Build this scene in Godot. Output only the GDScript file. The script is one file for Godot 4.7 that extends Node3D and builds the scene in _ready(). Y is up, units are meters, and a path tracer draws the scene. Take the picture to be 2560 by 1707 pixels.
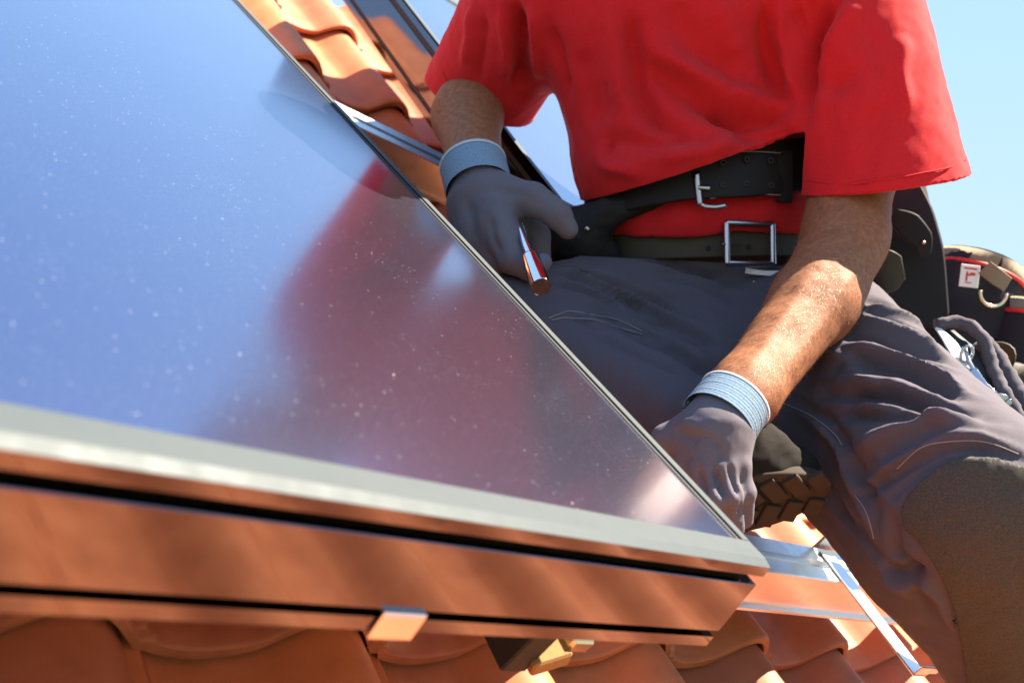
extends Node3D
# A worker in a red shirt fits a glazed solar panel on a clay-tiled roof.

const PITCH := 40.0
const EYE := Vector3(0, 6.5, 0)
const TILE_W := 0.225
const TILE_L := 0.33
const CREST := -0.55

var M := {}
var rng := RandomNumberGenerator.new()
var used := {}

func _ready():
	rng.seed = 7
	# camera
	var cam := Camera3D.new()
	cam.name = "camera"
	add_child(cam)
	cam.transform = Transform3D(Basis(Vector3(0.6773, 0.1943, 0.7096), Vector3(-0.2302, 0.9720, -0.0465), Vector3(-0.6988, -0.1319, 0.7031)), EYE)
	cam.near = 0.05
	cam.far = 4000.0
	var ca := CameraAttributesPhysical.new()
	ca.frustum_focal_length = 36.56
	ca.frustum_focus_distance = 1.14
	ca.frustum_near = 0.05
	ca.frustum_far = 4000.0
	ca.exposure_aperture = 5.6
	cam.attributes = ca
	cam.current = true
	# sky and exposure
	var sm := ProceduralSkyMaterial.new()
	sm.sky_top_color = Color(0.55, 0.72, 0.92)
	sm.sky_horizon_color = Color(0.765, 0.805, 0.875)
	sm.sky_curve = 0.25
	sm.sky_energy_multiplier = 1.0
	sm.ground_bottom_color = Color(0.2, 0.2, 0.17)
	sm.ground_horizon_color = Color(0.74, 0.84, 0.93)
	sm.ground_curve = 0.05
	sm.sun_angle_max = 12.0
	var sky := Sky.new()
	sky.sky_material = sm
	var env := Environment.new()
	env.background_mode = Environment.BG_SKY
	env.sky = sky
	env.background_energy_multiplier = 0.335
	env.tonemap_mode = Environment.TONE_MAPPER_LINEAR
	env.tonemap_exposure = 5.0
	env.sdfgi_enabled = true
	env.ssao_enabled = true
	env.ssil_enabled = true
	var we := WorldEnvironment.new()
	we.name = "world_environment"
	we.environment = env
	add_child(we)
	# sun: high, over the worker's left shoulder
	var sun := DirectionalLight3D.new()
	sun.name = "sun"
	sun.light_energy = 1.6
	sun.light_color = Color(1.0, 0.94, 0.85)
	sun.light_angular_distance = 0.5
	sun.shadow_enabled = true
	add_child(sun)
	sun.look_at_from_position(Vector3(0.3961, 0.8681, 0.2720) * 20.0 + EYE, EYE, Vector3(0, 0, 1))
	materials()
	setting()
	panels()
	person()
	gear()
	print("done")

# ------------------------------------------------------------------ helpers
func meta(o: Node, label := "", category := "", group := "", kind := ""):
	if label: o.set_meta("label", label)
	if category: o.set_meta("category", category)
	if group: o.set_meta("group", group)
	if kind: o.set_meta("kind", kind)
	return o

func numbered(called: String) -> String:
	var n: int = used.get(called, 0)
	used[called] = n + 1
	return called if n == 0 else "%s_%03d" % [called, n]

func thing(called: String, label: String, category: String, at := Vector3.ZERO, group := "") -> Node3D:
	var o := Node3D.new()
	o.name = numbered(called)
	add_child(o)
	o.position = at
	meta(o, label, category, group)
	return o

# a thing whose own axes are the roof's: x along the eaves, y off the roof, -z up the slope
func roof_thing(called: String, label: String, category: String, at: Vector3, group := "", tilt := PITCH) -> Node3D:
	var o := thing(called, label, category, at, group)
	o.rotation_degrees.x = tilt
	return o

func part(called: String, mesh: Mesh, m: Material, parent: Node) -> MeshInstance3D:
	var o := MeshInstance3D.new()
	o.name = called
	o.mesh = mesh
	o.material_override = m
	parent.add_child(o, true)
	return o

func new_st() -> SurfaceTool:
	var st := SurfaceTool.new()
	st.begin(Mesh.PRIMITIVE_TRIANGLES)
	return st

# counter-clockwise seen from outside; flat normal
func tri(st: SurfaceTool, a: Vector3, b: Vector3, c: Vector3):
	var n := (b - a).cross(c - a)
	if n.length_squared() < 1e-18: return
	n = n.normalized()
	for p in [a, c, b]:
		st.set_normal(n)
		st.add_vertex(p)

func quad(st: SurfaceTool, a: Vector3, b: Vector3, c: Vector3, d: Vector3):
	tri(st, a, b, c)
	tri(st, a, c, d)

func poly(st: SurfaceTool, pts: Array):
	for i in range(1, pts.size() - 1): tri(st, pts[0], pts[i], pts[i + 1])

# box with chamfered edges
func cbox(st: SurfaceTool, lo: Vector3, hi: Vector3, ch := 0.001, xf := Transform3D.IDENTITY):
	var c := (lo + hi) * 0.5
	var h := (hi - lo) * 0.5
	ch = minf(ch, minf(h.x, minf(h.y, h.z)) * 0.9)
	var f := func(s: Vector3, ax: int) -> Vector3:
		var v := Vector3(s.x * (h.x - ch), s.y * (h.y - ch), s.z * (h.z - ch))
		v[ax] = s[ax] * h[ax]
		return xf * (c + v)
	for ax in 3:
		var u := (ax + 1) % 3
		var w := (ax + 2) % 3
		for s in [-1.0, 1.0]:
			var q := []
			for k in [[-1, -1], [1, -1], [1, 1], [-1, 1]]:
				var v := Vector3()
				v[ax] = s
				v[u] = k[0]
				v[w] = k[1]
				q.append(f.call(v, ax))
			if s < 0: q.reverse()
			poly(st, q)
		# edges along ax
		for su in [-1.0, 1.0]:
			for sw in [-1.0, 1.0]:
				var a := Vector3()
				a[u] = su
				a[w] = sw
				var b := a
				a[ax] = -1
				b[ax] = 1
				var q := [f.call(a, u), f.call(b, u), f.call(b, w), f.call(a, w)]
				if su * sw > 0: q.reverse()
				poly(st, q)
	for sx in [-1.0, 1.0]:
		for sy in [-1.0, 1.0]:
			for sz in [-1.0, 1.0]:
				var s := Vector3(sx, sy, sz)
				var q := [f.call(s, 0), f.call(s, 1), f.call(s, 2)]
				if sx * sy * sz < 0: q.reverse()
				poly(st, q)

func box_mesh(lo: Vector3, hi: Vector3, ch := 0.001, xf := Transform3D.IDENTITY) -> Mesh:
	var st := new_st()
	cbox(st, lo, hi, ch, xf)
	return st.commit()

# polygon (counter-clockwise when looked at against `along`) swept from a to b; pts are 2-D in (u, v)
func sweep(st: SurfaceTool, pts: Array, o: Vector3, u: Vector3, v: Vector3, along: Vector3, caps := true):
	var n := pts.size()
	for i in n:
		var p: Vector2 = pts[i]
		var q: Vector2 = pts[(i + 1) % n]
		var a := o + u * p.x + v * p.y
		var b := o + u * q.x + v * q.y
		quad(st, a, b, b + along, a + along)
	if caps:
		var pk := PackedVector2Array(pts)
		var ix := Geometry2D.triangulate_polygon(pk)
		for k in range(0, ix.size(), 3):
			var t := []
			for j in 3: t.append(o + u * pk[ix[k + j]].x + v * pk[ix[k + j]].y)
			var nn: Vector3 = (t[1] - t[0]).cross(t[2] - t[0])
			if nn.dot(along) > 0: t = [t[0], t[2], t[1]]
			tri(st, t[0], t[1], t[2])
			tri(st, t[0] + along, t[2] + along, t[1] + along)

# smooth indexed mesh from points and triangles given counter-clockwise from outside
func smooth_mesh(v: PackedVector3Array, ix: PackedInt32Array, colors := PackedColorArray(), uvs := PackedVector2Array()) -> ArrayMesh:
	var n := PackedVector3Array()
	n.resize(v.size())
	var out := PackedInt32Array()
	out.resize(ix.size())
	for k in range(0, ix.size(), 3):
		var a := ix[k]
		var b := ix[k + 1]
		var c := ix[k + 2]
		var f := (v[b] - v[a]).cross(v[c] - v[a])
		n[a] += f
		n[b] += f
		n[c] += f
		out[k] = a
		out[k + 1] = c
		out[k + 2] = b
	for k in n.size():
		n[k] = n[k].normalized() if n[k].length_squared() > 1e-24 else Vector3.UP
	var arr := []
	arr.resize(Mesh.ARRAY_MAX)
	arr[Mesh.ARRAY_VERTEX] = v
	arr[Mesh.ARRAY_NORMAL] = n
	arr[Mesh.ARRAY_INDEX] = out
	if colors.size(): arr[Mesh.ARRAY_COLOR] = colors
	if uvs.size(): arr[Mesh.ARRAY_TEX_UV] = uvs
	var m := ArrayMesh.new()
	m.add_surface_from_arrays(Mesh.PRIMITIVE_TRIANGLES, arr)
	return m

# ------------------------------------------------------------------ materials
func lin(r: float, g: float, b: float) -> Color:
	return Color(r, g, b).linear_to_srgb()

func noise_tex(sz: int, freq: float, lo: Color, hi: Color, sd: int, oct := 4, normal := 0.0, ramp := []) -> NoiseTexture2D:
	var n := FastNoiseLite.new()
	n.noise_type = FastNoiseLite.TYPE_SIMPLEX_SMOOTH
	n.seed = sd
	n.frequency = freq
	n.fractal_octaves = oct
	var t := NoiseTexture2D.new()
	t.width = sz
	t.height = sz
	t.seamless = true
	t.noise = n
	if normal > 0.0:
		t.as_normal_map = true
		t.bump_strength = normal
	else:
		var g := Gradient.new()
		g.set_color(0, lo)
		g.set_color(1, hi)
		for r in ramp: g.add_point(r[0], r[1])
		t.color_ramp = g
	return t

func std(col: Color, rough := 0.6, metal := 0.0, spec := 0.5) -> StandardMaterial3D:
	var m := StandardMaterial3D.new()
	m.albedo_color = col
	m.roughness = rough
	m.metallic = metal
	m.metallic_specular = spec
	return m

func triplanar(m: StandardMaterial3D, s: float):
	m.uv1_triplanar = true
	m.uv1_scale = Vector3.ONE * s

func materials():
	var clay_n := noise_tex(512, 0.02, Color.BLACK, Color.WHITE, 3, 5, 1.2)
	for k in 4:
		var t: float = [1.0, 0.84, 1.1, 0.93][k]
		var m := std(Color.WHITE, 0.62)
		m.albedo_texture = noise_tex(1024, 0.006, lin(0.30 * t, 0.085 * t, 0.03), lin(0.52 * t, 0.175 * t, 0.07), 11 + k, 6, 0.0, [[0.25, lin(0.41 * t, 0.115 * t, 0.038)], [0.7, lin(0.48 * t, 0.145 * t, 0.052)]])
		m.normal_enabled = true
		m.normal_texture = clay_n
		m.normal_scale = 0.25
		triplanar(m, 2.5)
		M["clay%d" % k] = m
	M.underlay = std(lin(0.03, 0.03, 0.03), 0.9)
	M.ground = std(Color.WHITE, 0.95)
	M.ground.albedo_texture = noise_tex(512, 0.02, lin(0.05, 0.08, 0.03), lin(0.10, 0.11, 0.05), 5, 5)
	triplanar(M.ground, 0.05)
	M.wall = std(lin(0.6, 0.57, 0.5), 0.9)
	# polished anodised frame
	var fr := std(lin(0.135, 0.142, 0.165), 0.06, 1.0)
	fr.roughness_texture = noise_tex(256, 0.02, Color(0.75, 0.75, 0.75), Color(1, 1, 1), 21, 5)
	triplanar(fr, 3.0)
	M.frame = fr
	var al := std(lin(0.78, 0.79, 0.8), 0.38, 1.0)
	al.roughness_texture = noise_tex(256, 0.03, Color(0.7, 0.7, 0.7), Color(1, 1, 1), 22, 4)
	triplanar(al, 6.0)
	M.alu = al
	var cp := std(lin(0.050, 0.062, 0.067), 0.6, 0.1, 0.3)
	cp.roughness_texture = noise_tex(256, 0.03, Color(0.8, 0.8, 0.8), Color(1, 1, 1), 24, 5)
	triplanar(cp, 5.0)
	M.cap = cp
	M.black = std(lin(0.012, 0.012, 0.013), 0.7)
	# blue-violet absorber sheet under prismatic glass
	var gl := std(Color.WHITE, 0.22, 1.0)
	var dust := dust_images(Color(0.18, 0.205, 0.335).linear_to_srgb(), lin(0.42, 0.41, 0.38))
	gl.albedo_texture = dust[0]
	gl.metallic_texture = dust[1]
	gl.clearcoat_enabled = true
	gl.clearcoat = 1.0
	gl.clearcoat_texture = dust[1]
	gl.clearcoat_roughness = 0.135
	triplanar(gl, 1.1)
	M.glass = gl

# grains and specks of dust lying on the glass: colour map, and a map that is white where the glass is clean
func dust_images(base: Color, grain: Color) -> Array:
	var n := 2048
	var a := Image.create(n, n, false, Image.FORMAT_RGB8)
	a.fill(base)
	var b := Image.create(n, n, false, Image.FORMAT_RGB8)
	b.fill(Color.WHITE)
	var r := RandomNumberGenerator.new()
	r.seed = 77
	var f := FastNoiseLite.new()
	f.seed = 5
	f.frequency = 0.004
	for k in 150000:
		var x := r.randi() % n
		var y := r.randi() % n
		var dens := f.get_noise_2d(x, y) * 0.5 + 0.5
		if r.randf() > 0.05 + 1.3 * dens * dens: continue
		var big := r.randf()
		var sz := 1 if big < 0.980 else (2 if big < 0.9985 else (3 if big < 0.9997 else 4))
		var o := r.randf_range(0.05, 0.5) if sz == 1 else r.randf_range(0.4, 0.9)
		for dx in sz:
			for dy in sz:
				if sz > 2 and (dx == 0 or dx == sz - 1) and (dy == 0 or dy == sz - 1): continue
				var px := (x + dx) % n
				var py := (y + dy) % n
				a.set_pixel(px, py, base.lerp(grain, o))
				b.set_pixel(px, py, Color(1.0 - o, 1.0 - o, 1.0 - o))
	return [ImageTexture.create_from_image(a), ImageTexture.create_from_image(b)]

# ------------------------------------------------------------------ setting
func crest_profile(s: float) -> float:
	# height of a pantile across its width, s = 0..1 from the low pan to the far side of the roll
	s = fposmod(s, 1.0)
	if s < 0.46: return 0.012 * (1.0 - sin(s / 0.46 * PI))
	var t := (s - 0.46) / 0.54
	return 0.012 + 0.045 * pow(sin(t * PI), 1.1)

func tile_mesh(sd: int) -> ArrayMesh:
	# local: x across, y off the roof, +z down the slope; origin at the lower end of the crest plane
	var v := PackedVector3Array()
	var ix := PackedInt32Array()
	var nx := 22
	var th := 0.013
	var zs := [0.0, -0.004, -0.02, -0.12, -0.25, -0.38]
	var r := RandomNumberGenerator.new()
	r.seed = sd
	var tw := r.randf_range(-0.002, 0.002)
	var rows := []
	var prof := func(i: int, z: float, low: bool) -> Vector3:
		var s := -0.06 + 1.1 * float(i) / (nx - 1)
		var x := (s - 0.73) * TILE_W
		var y := crest_profile(s) if (s >= 0.0 and s <= 1.0) else (0.012 + absf(s if s < 0 else s - 1.0) * -0.02 + (0.012 if s < 0 else 0.004))
		var lift := 0.024 * (1.0 + z / 0.38) + tw * (x / TILE_W)
		return Vector3(x, y - 0.057 + lift - (th if low else 0.0), z)
	# top rings then bottom rings, closed loop along z
	var loop := []
	for k in zs.size(): loop.append([zs[k], false, 0.003 if k == 0 else 0.0])
	for k in range(zs.size() - 1, -1, -1):
		if k == 1 or k == 2: continue
		loop.append([zs[k], true, 0.0])
	for L in loop:
		for i in nx:
			var p: Vector3 = prof.call(i, L[0], L[1])
			p.y -= L[2]
			v.append(p)
	var nl := loop.size()
	for k in nl:
		var k2 := (k + 1) % nl
		for i in nx - 1:
			var a := k * nx + i
			var b := k * nx + i + 1
			var c := k2 * nx + i + 1
			var d := k2 * nx + i
			ix.append_array([a, b, c, a, c, d])
	# split hard edges: duplicate by flat shading only the ends
	return hard_smooth(v, ix, 50.0)

# smooth normals except across edges sharper than `deg`
func hard_smooth(v: PackedVector3Array, ix: PackedInt32Array, deg: float) -> ArrayMesh:
	var nt := ix.size() / 3
	var fn := []
	var at := {}
	for t in nt:
		var n := (v[ix[t * 3 + 1]] - v[ix[t * 3]]).cross(v[ix[t * 3 + 2]] - v[ix[t * 3]])
		fn.append(n)
		for j in 3:
			var k := ix[t * 3 + j]
			if not at.has(k): at[k] = []
			at[k].append(t)
	var cs := cos(deg_to_rad(deg))
	var st := new_st()
	for t in nt:
		var f: Vector3 = fn[t]
		if f.length_squared() < 1e-20: continue
		var fu := f.normalized()
		for j in [0, 2, 1]:
			var k := ix[t * 3 + j]
			var n := Vector3.ZERO
			for o in at[k]:
				var g: Vector3 = fn[o]
				if g.normalized().dot(fu) > cs: n += g
			st.set_normal(n.normalized())
			st.add_vertex(v[k])
	return st.commit()

func roof_pos(x: float, u: float, n: float) -> Vector3:
	var p := deg_to_rad(PITCH)
	return EYE + Vector3(x, u * sin(p) + n * cos(p), -u * cos(p) + n * sin(p))

func setting():
	# ground and house below the roof
	var g := part("ground", box_mesh(Vector3(-2000, -0.4, -2000), Vector3(2000, 0, 2000), 0.01), M.ground, self)
	meta(g, "", "", "", "structure")
	var roof := Node3D.new()
	roof.name = "roof"
	add_child(roof)
	roof.position = EYE
	roof.rotation_degrees.x = PITCH
	meta(roof, "", "", "", "structure")
	part("underlay", box_mesh(Vector3(-4, CREST - 0.11, -2.45), Vector3(6, CREST - 0.085, 2.6), 0.002), M.underlay, roof)
	var meshes := []
	for k in 4: meshes.append(tile_mesh(100 + k))
	var rest := new_st()
	var n_tiles := 0
	for row in range(-7, 6):
		for col in range(-18, 20):
			var x := 1.234 + col * TILE_W
			var u := 0.44 + row * TILE_L
			var shown := row >= -1 and row <= 5 and x > -0.4 and x < 2.6
			var k := rng.randi() % 4
			var jx := rng.randf_range(-0.0025, 0.0025)
			var jy := rng.randf_range(0.0, 0.0022)
			var ju := rng.randf_range(-0.003, 0.003)
			var rz := rng.randf_range(-0.006, 0.006)
			var xf := Transform3D(Basis(Vector3.UP, rz), Vector3(x + jx, CREST + jy - 0.012, -u + ju))
			if shown:
				var o := part("tile", meshes[k], M["clay%d" % (rng.randi() % 4)], roof)
				o.transform = xf
				n_tiles += 1
			else:
				rest.append_from(meshes[k], 0, xf)
	var ro := part("distant_tiles", rest.commit(), M.clay0, roof)
	ro.set_meta("kind", "stuff")
	print("tiles ", n_tiles)

# ------------------------------------------------------------------ panels and rails
func panel(root: Node3D, w: float, l: float, sgn: float, k := 1.0):
	# local: origin at the top front corner, x along the eaves (panel lies towards sgn * x), y up, panel runs to -z
	var t := 0.1 * k
	# profile of the rim, outwards (u) and up (v), counter-clockwise
	var prof := func(fw: float) -> Array:
		var q := []
		for p in [[0, 0], [0, -0.004], [-0.004, -0.004], [-0.004, -0.1]]: q.append(Vector2(p[0] - fw, p[1] * (k if p[1] < -0.05 else 1.0)))
		for p in [[-0.001, -0.1], [0, -0.099], [0, -0.0875], [-0.013, -0.0870], [-0.013, -0.0805], [0, -0.080], [0, -0.0235], [-0.0006, -0.023], [-0.014, -0.0225], [-0.014, -0.0135], [0, -0.013], [0, -0.0026], [-0.009, 0]]: q.append(Vector2(p[0], p[1] * k))
		return q
	var ew := 0.0316 * k
	var sw := 0.012 * k
	var x0 := -w if sgn < 0 else 0.0
	var st := new_st()
	sweep(st, prof.call(ew), Vector3(x0, 0, 0), Vector3(0, 0, 1), Vector3(0, 1, 0), Vector3(w, 0, 0))
	part("front_frame", st.commit(), M.frame, root)
	st = new_st()
	sweep(st, prof.call(ew), Vector3(x0 + w, 0, -l), Vector3(0, 0, -1), Vector3(0, 1, 0), Vector3(-w, 0, 0))
	part("back_frame", st.commit(), M.frame, root)
	for s in [0.0, 1.0]:
		st = new_st()
		var z0 := -ew - 0.0041
		var ll := l - 2 * ew - 0.0082
		if s == 0.0:
			sweep(st, prof.call(sw), Vector3(x0, 0, z0 - ll), Vector3(-1, 0, 0), Vector3(0, 1, 0), Vector3(0, 0, ll))
		else:
			sweep(st, prof.call(sw), Vector3(x0 + w, 0, z0), Vector3(1, 0, 0), Vector3(0, 1, 0), Vector3(0, 0, -ll))
		part("side_frame", st.commit(), M.frame, root)
	# satin cover strips on top of the rim
	var cap := new_st()
	sweep(cap, [Vector2(-ew, 0.0008), Vector2(-ew, 0.0002), Vector2(-0.009 * k, 0.0002), Vector2(0.0003, -0.0024 * k), Vector2(0.0006, -0.0018 * k), Vector2(-0.009 * k, 0.0008)], Vector3(x0 + 0.0003, 0, 0), Vector3(0, 0, 1), Vector3(0, 1, 0), Vector3(w - 0.0006, 0, 0))
	cbox(cap, Vector3(x0 + 0.0005, 0.0002, -l), Vector3(x0 + w - 0.0005, 0.0012, -l + ew), 0.0003)
	cbox(cap, Vector3(x0 + 0.0005, 0.0002, -l + ew + 0.0002), Vector3(x0 + sw, 0.0013, -ew - 0.0002), 0.0003)
	cbox(cap, Vector3(x0 + w - sw, 0.0002, -l + ew + 0.0002), Vector3(x0 + w - 0.0005, 0.0013, -ew - 0.0002), 0.0003)
	part("cover_strip", cap.commit(), M.cap, root)
	# groove liners, set back in the two slots
	for a in [[-0.0865, -0.081], [-0.0220, -0.014]]:
		part("gasket", box_mesh(Vector3(x0 + 0.001, a[0] * k, -l + 0.0128), Vector3(x0 + w - 0.001, a[1] * k, -0.0128), 0.0005), M.black, root)
	# glass bed
	var bead := new_st()
	var a0 := x0 + sw
	var a1 := x0 + w - sw
	for b in [[a0, a1, -ew - 0.003, -ew], [a0, a1, -l + ew, -l + ew + 0.003], [a0, a0 + 0.0045, -l + ew, -ew], [a1 - 0.0045, a1, -l + ew, -ew]]:
		cbox(bead, Vector3(b[0] + 0.0001, -0.0039, b[2]), Vector3(b[1] - 0.0001, -0.0006, b[3] - 0.0001), 0.0008)
	part("glazing_bead", bead.commit(), M.black, root)
	part("glass", box_mesh(Vector3(a0 + 0.004, -0.0065, -l + ew + 0.002), Vector3(a1 - 0.004, -0.0018, -ew - 0.002), 0.0003), M.glass, root)
	part("back_sheet", box_mesh(Vector3(a0 + 0.01, -t + 0.002, -l + ew + 0.01), Vector3(a1 - 0.01, -t + 0.006, -ew - 0.01), 0.0005), M.alu, root)

func rail_mesh(length: float, w: float, h: float) -> Mesh:
	# origin at the top front edge, runs along x; slot in the top
	var st := new_st()
	var c := 0.0015
	var p := [Vector2(-c, 0), Vector2(-w * 0.36, 0), Vector2(-w * 0.36, -0.009), Vector2(-w * 0.58, -0.009), Vector2(-w * 0.58, 0), Vector2(-w + c, 0), Vector2(-w, -c), Vector2(-w, -h), Vector2(0.006, -h), Vector2(0.006, -h + 0.004), Vector2(0, -h + 0.0045), Vector2(0, -c)]
	sweep(st, p, Vector3.ZERO, Vector3(0, 0, 1), Vector3(0, 1, 0), Vector3(length, 0, 0))
	return st.commit()

func panels():
	var a := roof_thing("solar_panel", "glazed solar panel with dusty blue glass being fitted, front edge raised above the tiles", "solar panel", Vector3(0.7527, 6.4758, -0.4228), "solar panels on the roof", PITCH - 7.71)
	panel(a, 1.25, 1.36, -1.0, 0.882)
	var b := roof_thing("solar_panel", "clean solar panel already lying on its rails behind the worker", "solar panel", Vector3(1.0507, 6.8944, -1.0006), "solar panels on the roof")
	panel(b, 1.25, 0.94, 1.0)
	var r1 := roof_thing("mounting_rail", "slotted aluminium rail under the lower edges of both panels", "rail", Vector3(-0.6000, 6.4575, -0.6277), "mounting rails")
	part("profile", rail_mesh(3.6, 0.0586, 0.063), M.alu, r1)
	var r2 := roof_thing("mounting_rail", "aluminium rail bridging the gap between the panels higher up the slope", "rail", Vector3(0.7620, 6.9605, -1.2388), "mounting rails")
	part("profile", rail_mesh(1.9, 0.0586, 0.055), M.alu, r2)

# ------------------------------------------------------------------ smooth solids from tapered bones
# def: [k, cell, [[a, ra, b, rb, flatten direction, s], ...]]; returns [points, triangles counter-clockwise]
func solid(def: Array) -> Array:
	var k: float = def[0]
	var cell: float = def[1]
	var prims: Array = def[2]
	var lo := Vector3.INF
	var hi := -Vector3.INF
	for p in prims:
		var r: float = maxf(p[1], p[3]) + 1.2 / k + cell * 2.0
		for q in [p[0], p[2]]:
			lo = lo.min(q - Vector3.ONE * r)
			hi = hi.max(q + Vector3.ONE * r)
	var nx := int((hi.x - lo.x) / cell) + 2
	var ny := int((hi.y - lo.y) / cell) + 2
	var nz := int((hi.z - lo.z) / cell) + 2
	var acc := PackedFloat32Array()
	acc.resize(nx * ny * nz)
	var reach := 4.5 / k
	for p in prims:
		var a: Vector3 = p[0]
		var ra: float = p[1]
		var b: Vector3 = p[2]
		var dr: float = p[3] - ra
		var w: Vector3 = p[4]
		var s1: float = p[5] - 1.0
		var ba := b - a
		var inv := 1.0 / maxf(ba.length_squared(), 1e-9)
		var m := Vector3.ONE * (maxf(ra, p[3]) + reach)
		var l := ((a.min(b) - m - lo) / cell).floor().max(Vector3.ZERO)
		var h := ((a.max(b) + m - lo) / cell).ceil().min(Vector3(nx - 1, ny - 1, nz - 1))
		for iz in range(int(l.z), int(h.z) + 1):
			for iy in range(int(l.y), int(h.y) + 1):
				var at := (iz * ny + iy) * nx
				var q := lo + Vector3(l.x, iy, iz) * cell - a
				for ix in range(int(l.x), int(h.x) + 1):
					var t := clampf(q.dot(ba) * inv, 0.0, 1.0)
					var e := q - ba * t
					if s1 != 0.0: e += w * (e.dot(w) * s1)
					var d := (e.length() - ra - dr * t) * k
					if d < 4.5: acc[at + ix] += exp(-d) - 0.0111
					q.x += cell
	# surface nets
	var v := PackedVector3Array()
	var tris := PackedInt32Array()
	var ids := PackedInt32Array()
	ids.resize(nx * ny * nz)
	ids.fill(-1)
	var sy := nx
	var sz := nx * ny
	var off := [0, 1, sy, sy + 1, sz, sz + 1, sz + sy, sz + sy + 1]
	var edges := [[0, 1], [2, 3], [4, 5], [6, 7], [0, 2], [1, 3], [4, 6], [5, 7], [0, 4], [1, 5], [2, 6], [3, 7]]
	for iz in nz - 1:
		for iy in ny - 1:
			var base := (iz * ny + iy) * nx
			for ix in nx - 1:
				var c := base + ix
				var n := 0
				if acc[c] > 1.0: n += 1
				if acc[c + 1] > 1.0: n += 1
				if acc[c + sy] > 1.0: n += 1
				if acc[c + sy + 1] > 1.0: n += 1
				if acc[c + sz] > 1.0: n += 1
				if acc[c + sz + 1] > 1.0: n += 1
				if acc[c + sz + sy] > 1.0: n += 1
				if acc[c + sz + sy + 1] > 1.0: n += 1
				if n == 0 or n == 8: continue
				var f := PackedFloat32Array()
				for o in off: f.append(log(maxf(acc[c + o], 1e-4)))
				var sum := Vector3.ZERO
				var cnt := 0
				for e in edges:
					var fa := f[e[0]]
					var fb := f[e[1]]
					if (fa > 0.0) == (fb > 0.0): continue
					var t := fa / (fa - fb)
					var pa := Vector3(e[0] & 1, (e[0] >> 1) & 1, e[0] >> 2)
					var pb := Vector3(e[1] & 1, (e[1] >> 1) & 1, e[1] >> 2)
					sum += pa.lerp(pb, t)
					cnt += 1
				ids[c] = v.size()
				v.append(lo + (Vector3(ix, iy, iz) + sum / cnt) * cell)
	for iz in range(1, nz - 1):
		for iy in range(1, ny - 1):
			var base := (iz * ny + iy) * nx
			for ix in range(1, nx - 1):
				var c := base + ix
				if ids[c] < 0: continue
				var in0 := acc[c] > 1.0
				for ax in 3:
					var o: int = [1, sy, sz][ax]
					if in0 == (acc[c + o] > 1.0): continue
					var d1: int = [sy, sz, 1][ax]
					var d2: int = [sz, 1, sy][ax]
					var a := ids[c - d1 - d2]
					var b := ids[c - d2]
					var e := ids[c]
					var g := ids[c - d1]
					if a < 0 or b < 0 or e < 0 or g < 0: continue
					if in0: tris.append_array([a, b, e, a, e, g])
					else: tris.append_array([a, e, b, a, g, e])
	return [v, tris]

func normals_of(v: PackedVector3Array, ix: PackedInt32Array) -> PackedVector3Array:
	var n := PackedVector3Array()
	n.resize(v.size())
	for k in range(0, ix.size(), 3):
		var f := (v[ix[k + 1]] - v[ix[k]]).cross(v[ix[k + 2]] - v[ix[k]])
		n[ix[k]] += f
		n[ix[k + 1]] += f
		n[ix[k + 2]] += f
	for k in n.size(): n[k] = n[k].normalized()
	return n

# evens out the grid's steps
func relax(s: Array, times: int):
	var v: PackedVector3Array = s[0]
	var ix: PackedInt32Array = s[1]
	for _t in times:
		var sum := PackedVector3Array()
		sum.resize(v.size())
		var cnt := PackedInt32Array()
		cnt.resize(v.size())
		for k in range(0, ix.size(), 3):
			var a := ix[k]
			var b := ix[k + 1]
			var c := ix[k + 2]
			sum[a] += v[b] + v[c]
			sum[b] += v[c] + v[a]
			sum[c] += v[a] + v[b]
			cnt[a] += 2
			cnt[b] += 2
			cnt[c] += 2
		for k in v.size():
			if cnt[k] > 0: v[k] = v[k].lerp(sum[k] / cnt[k], 0.5)
	s[0] = v

# raises ridges (h > 0) and presses creases (h < 0) along lines: [[points], width, height]
func crease(s: Array, lines: Array):
	var v: PackedVector3Array = s[0]
	var n := normals_of(v, s[1])
	var add := PackedFloat32Array()
	add.resize(v.size())
	for L in lines:
		var pts: Array = L[0]
		var w: float = L[1]
		var h: float = L[2]
		var bb := AABB(pts[0], Vector3.ZERO)
		for p in pts: bb = bb.expand(p)
		bb = bb.grow(w * 2.6)
		var segs := pts.size() - 1
		for k in v.size():
			var p := v[k]
			if not bb.has_point(p): continue
			var best := 1e9
			var along := 0.0
			for j in segs:
				var a: Vector3 = pts[j]
				var ba: Vector3 = pts[j + 1] - a
				var t := clampf((p - a).dot(ba) / ba.length_squared(), 0.0, 1.0)
				var d := (p - a - ba * t).length_squared()
				if d < best:
					best = d
					along = (j + t) / segs
			var e := best / (w * w)
			if e > 6.5: continue
			var taper := smoothstep(0.0, 0.22, along) * smoothstep(1.0, 0.78, along)
			add[k] += h * exp(-e) * (0.25 + 0.75 * taper)
	for k in v.size(): v[k] += n[k] * add[k]
	s[0] = v

func ruffle(s: Array, sd: int, freq: float, amp: float, stretch := Vector3.ONE, oct := 3):
	var v: PackedVector3Array = s[0]
	var n := normals_of(v, s[1])
	var f := FastNoiseLite.new()
	f.seed = sd
	f.frequency = freq
	f.fractal_octaves = oct
	for k in v.size(): v[k] += n[k] * (f.get_noise_3dv(v[k] * stretch) * amp)
	s[0] = v

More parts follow.
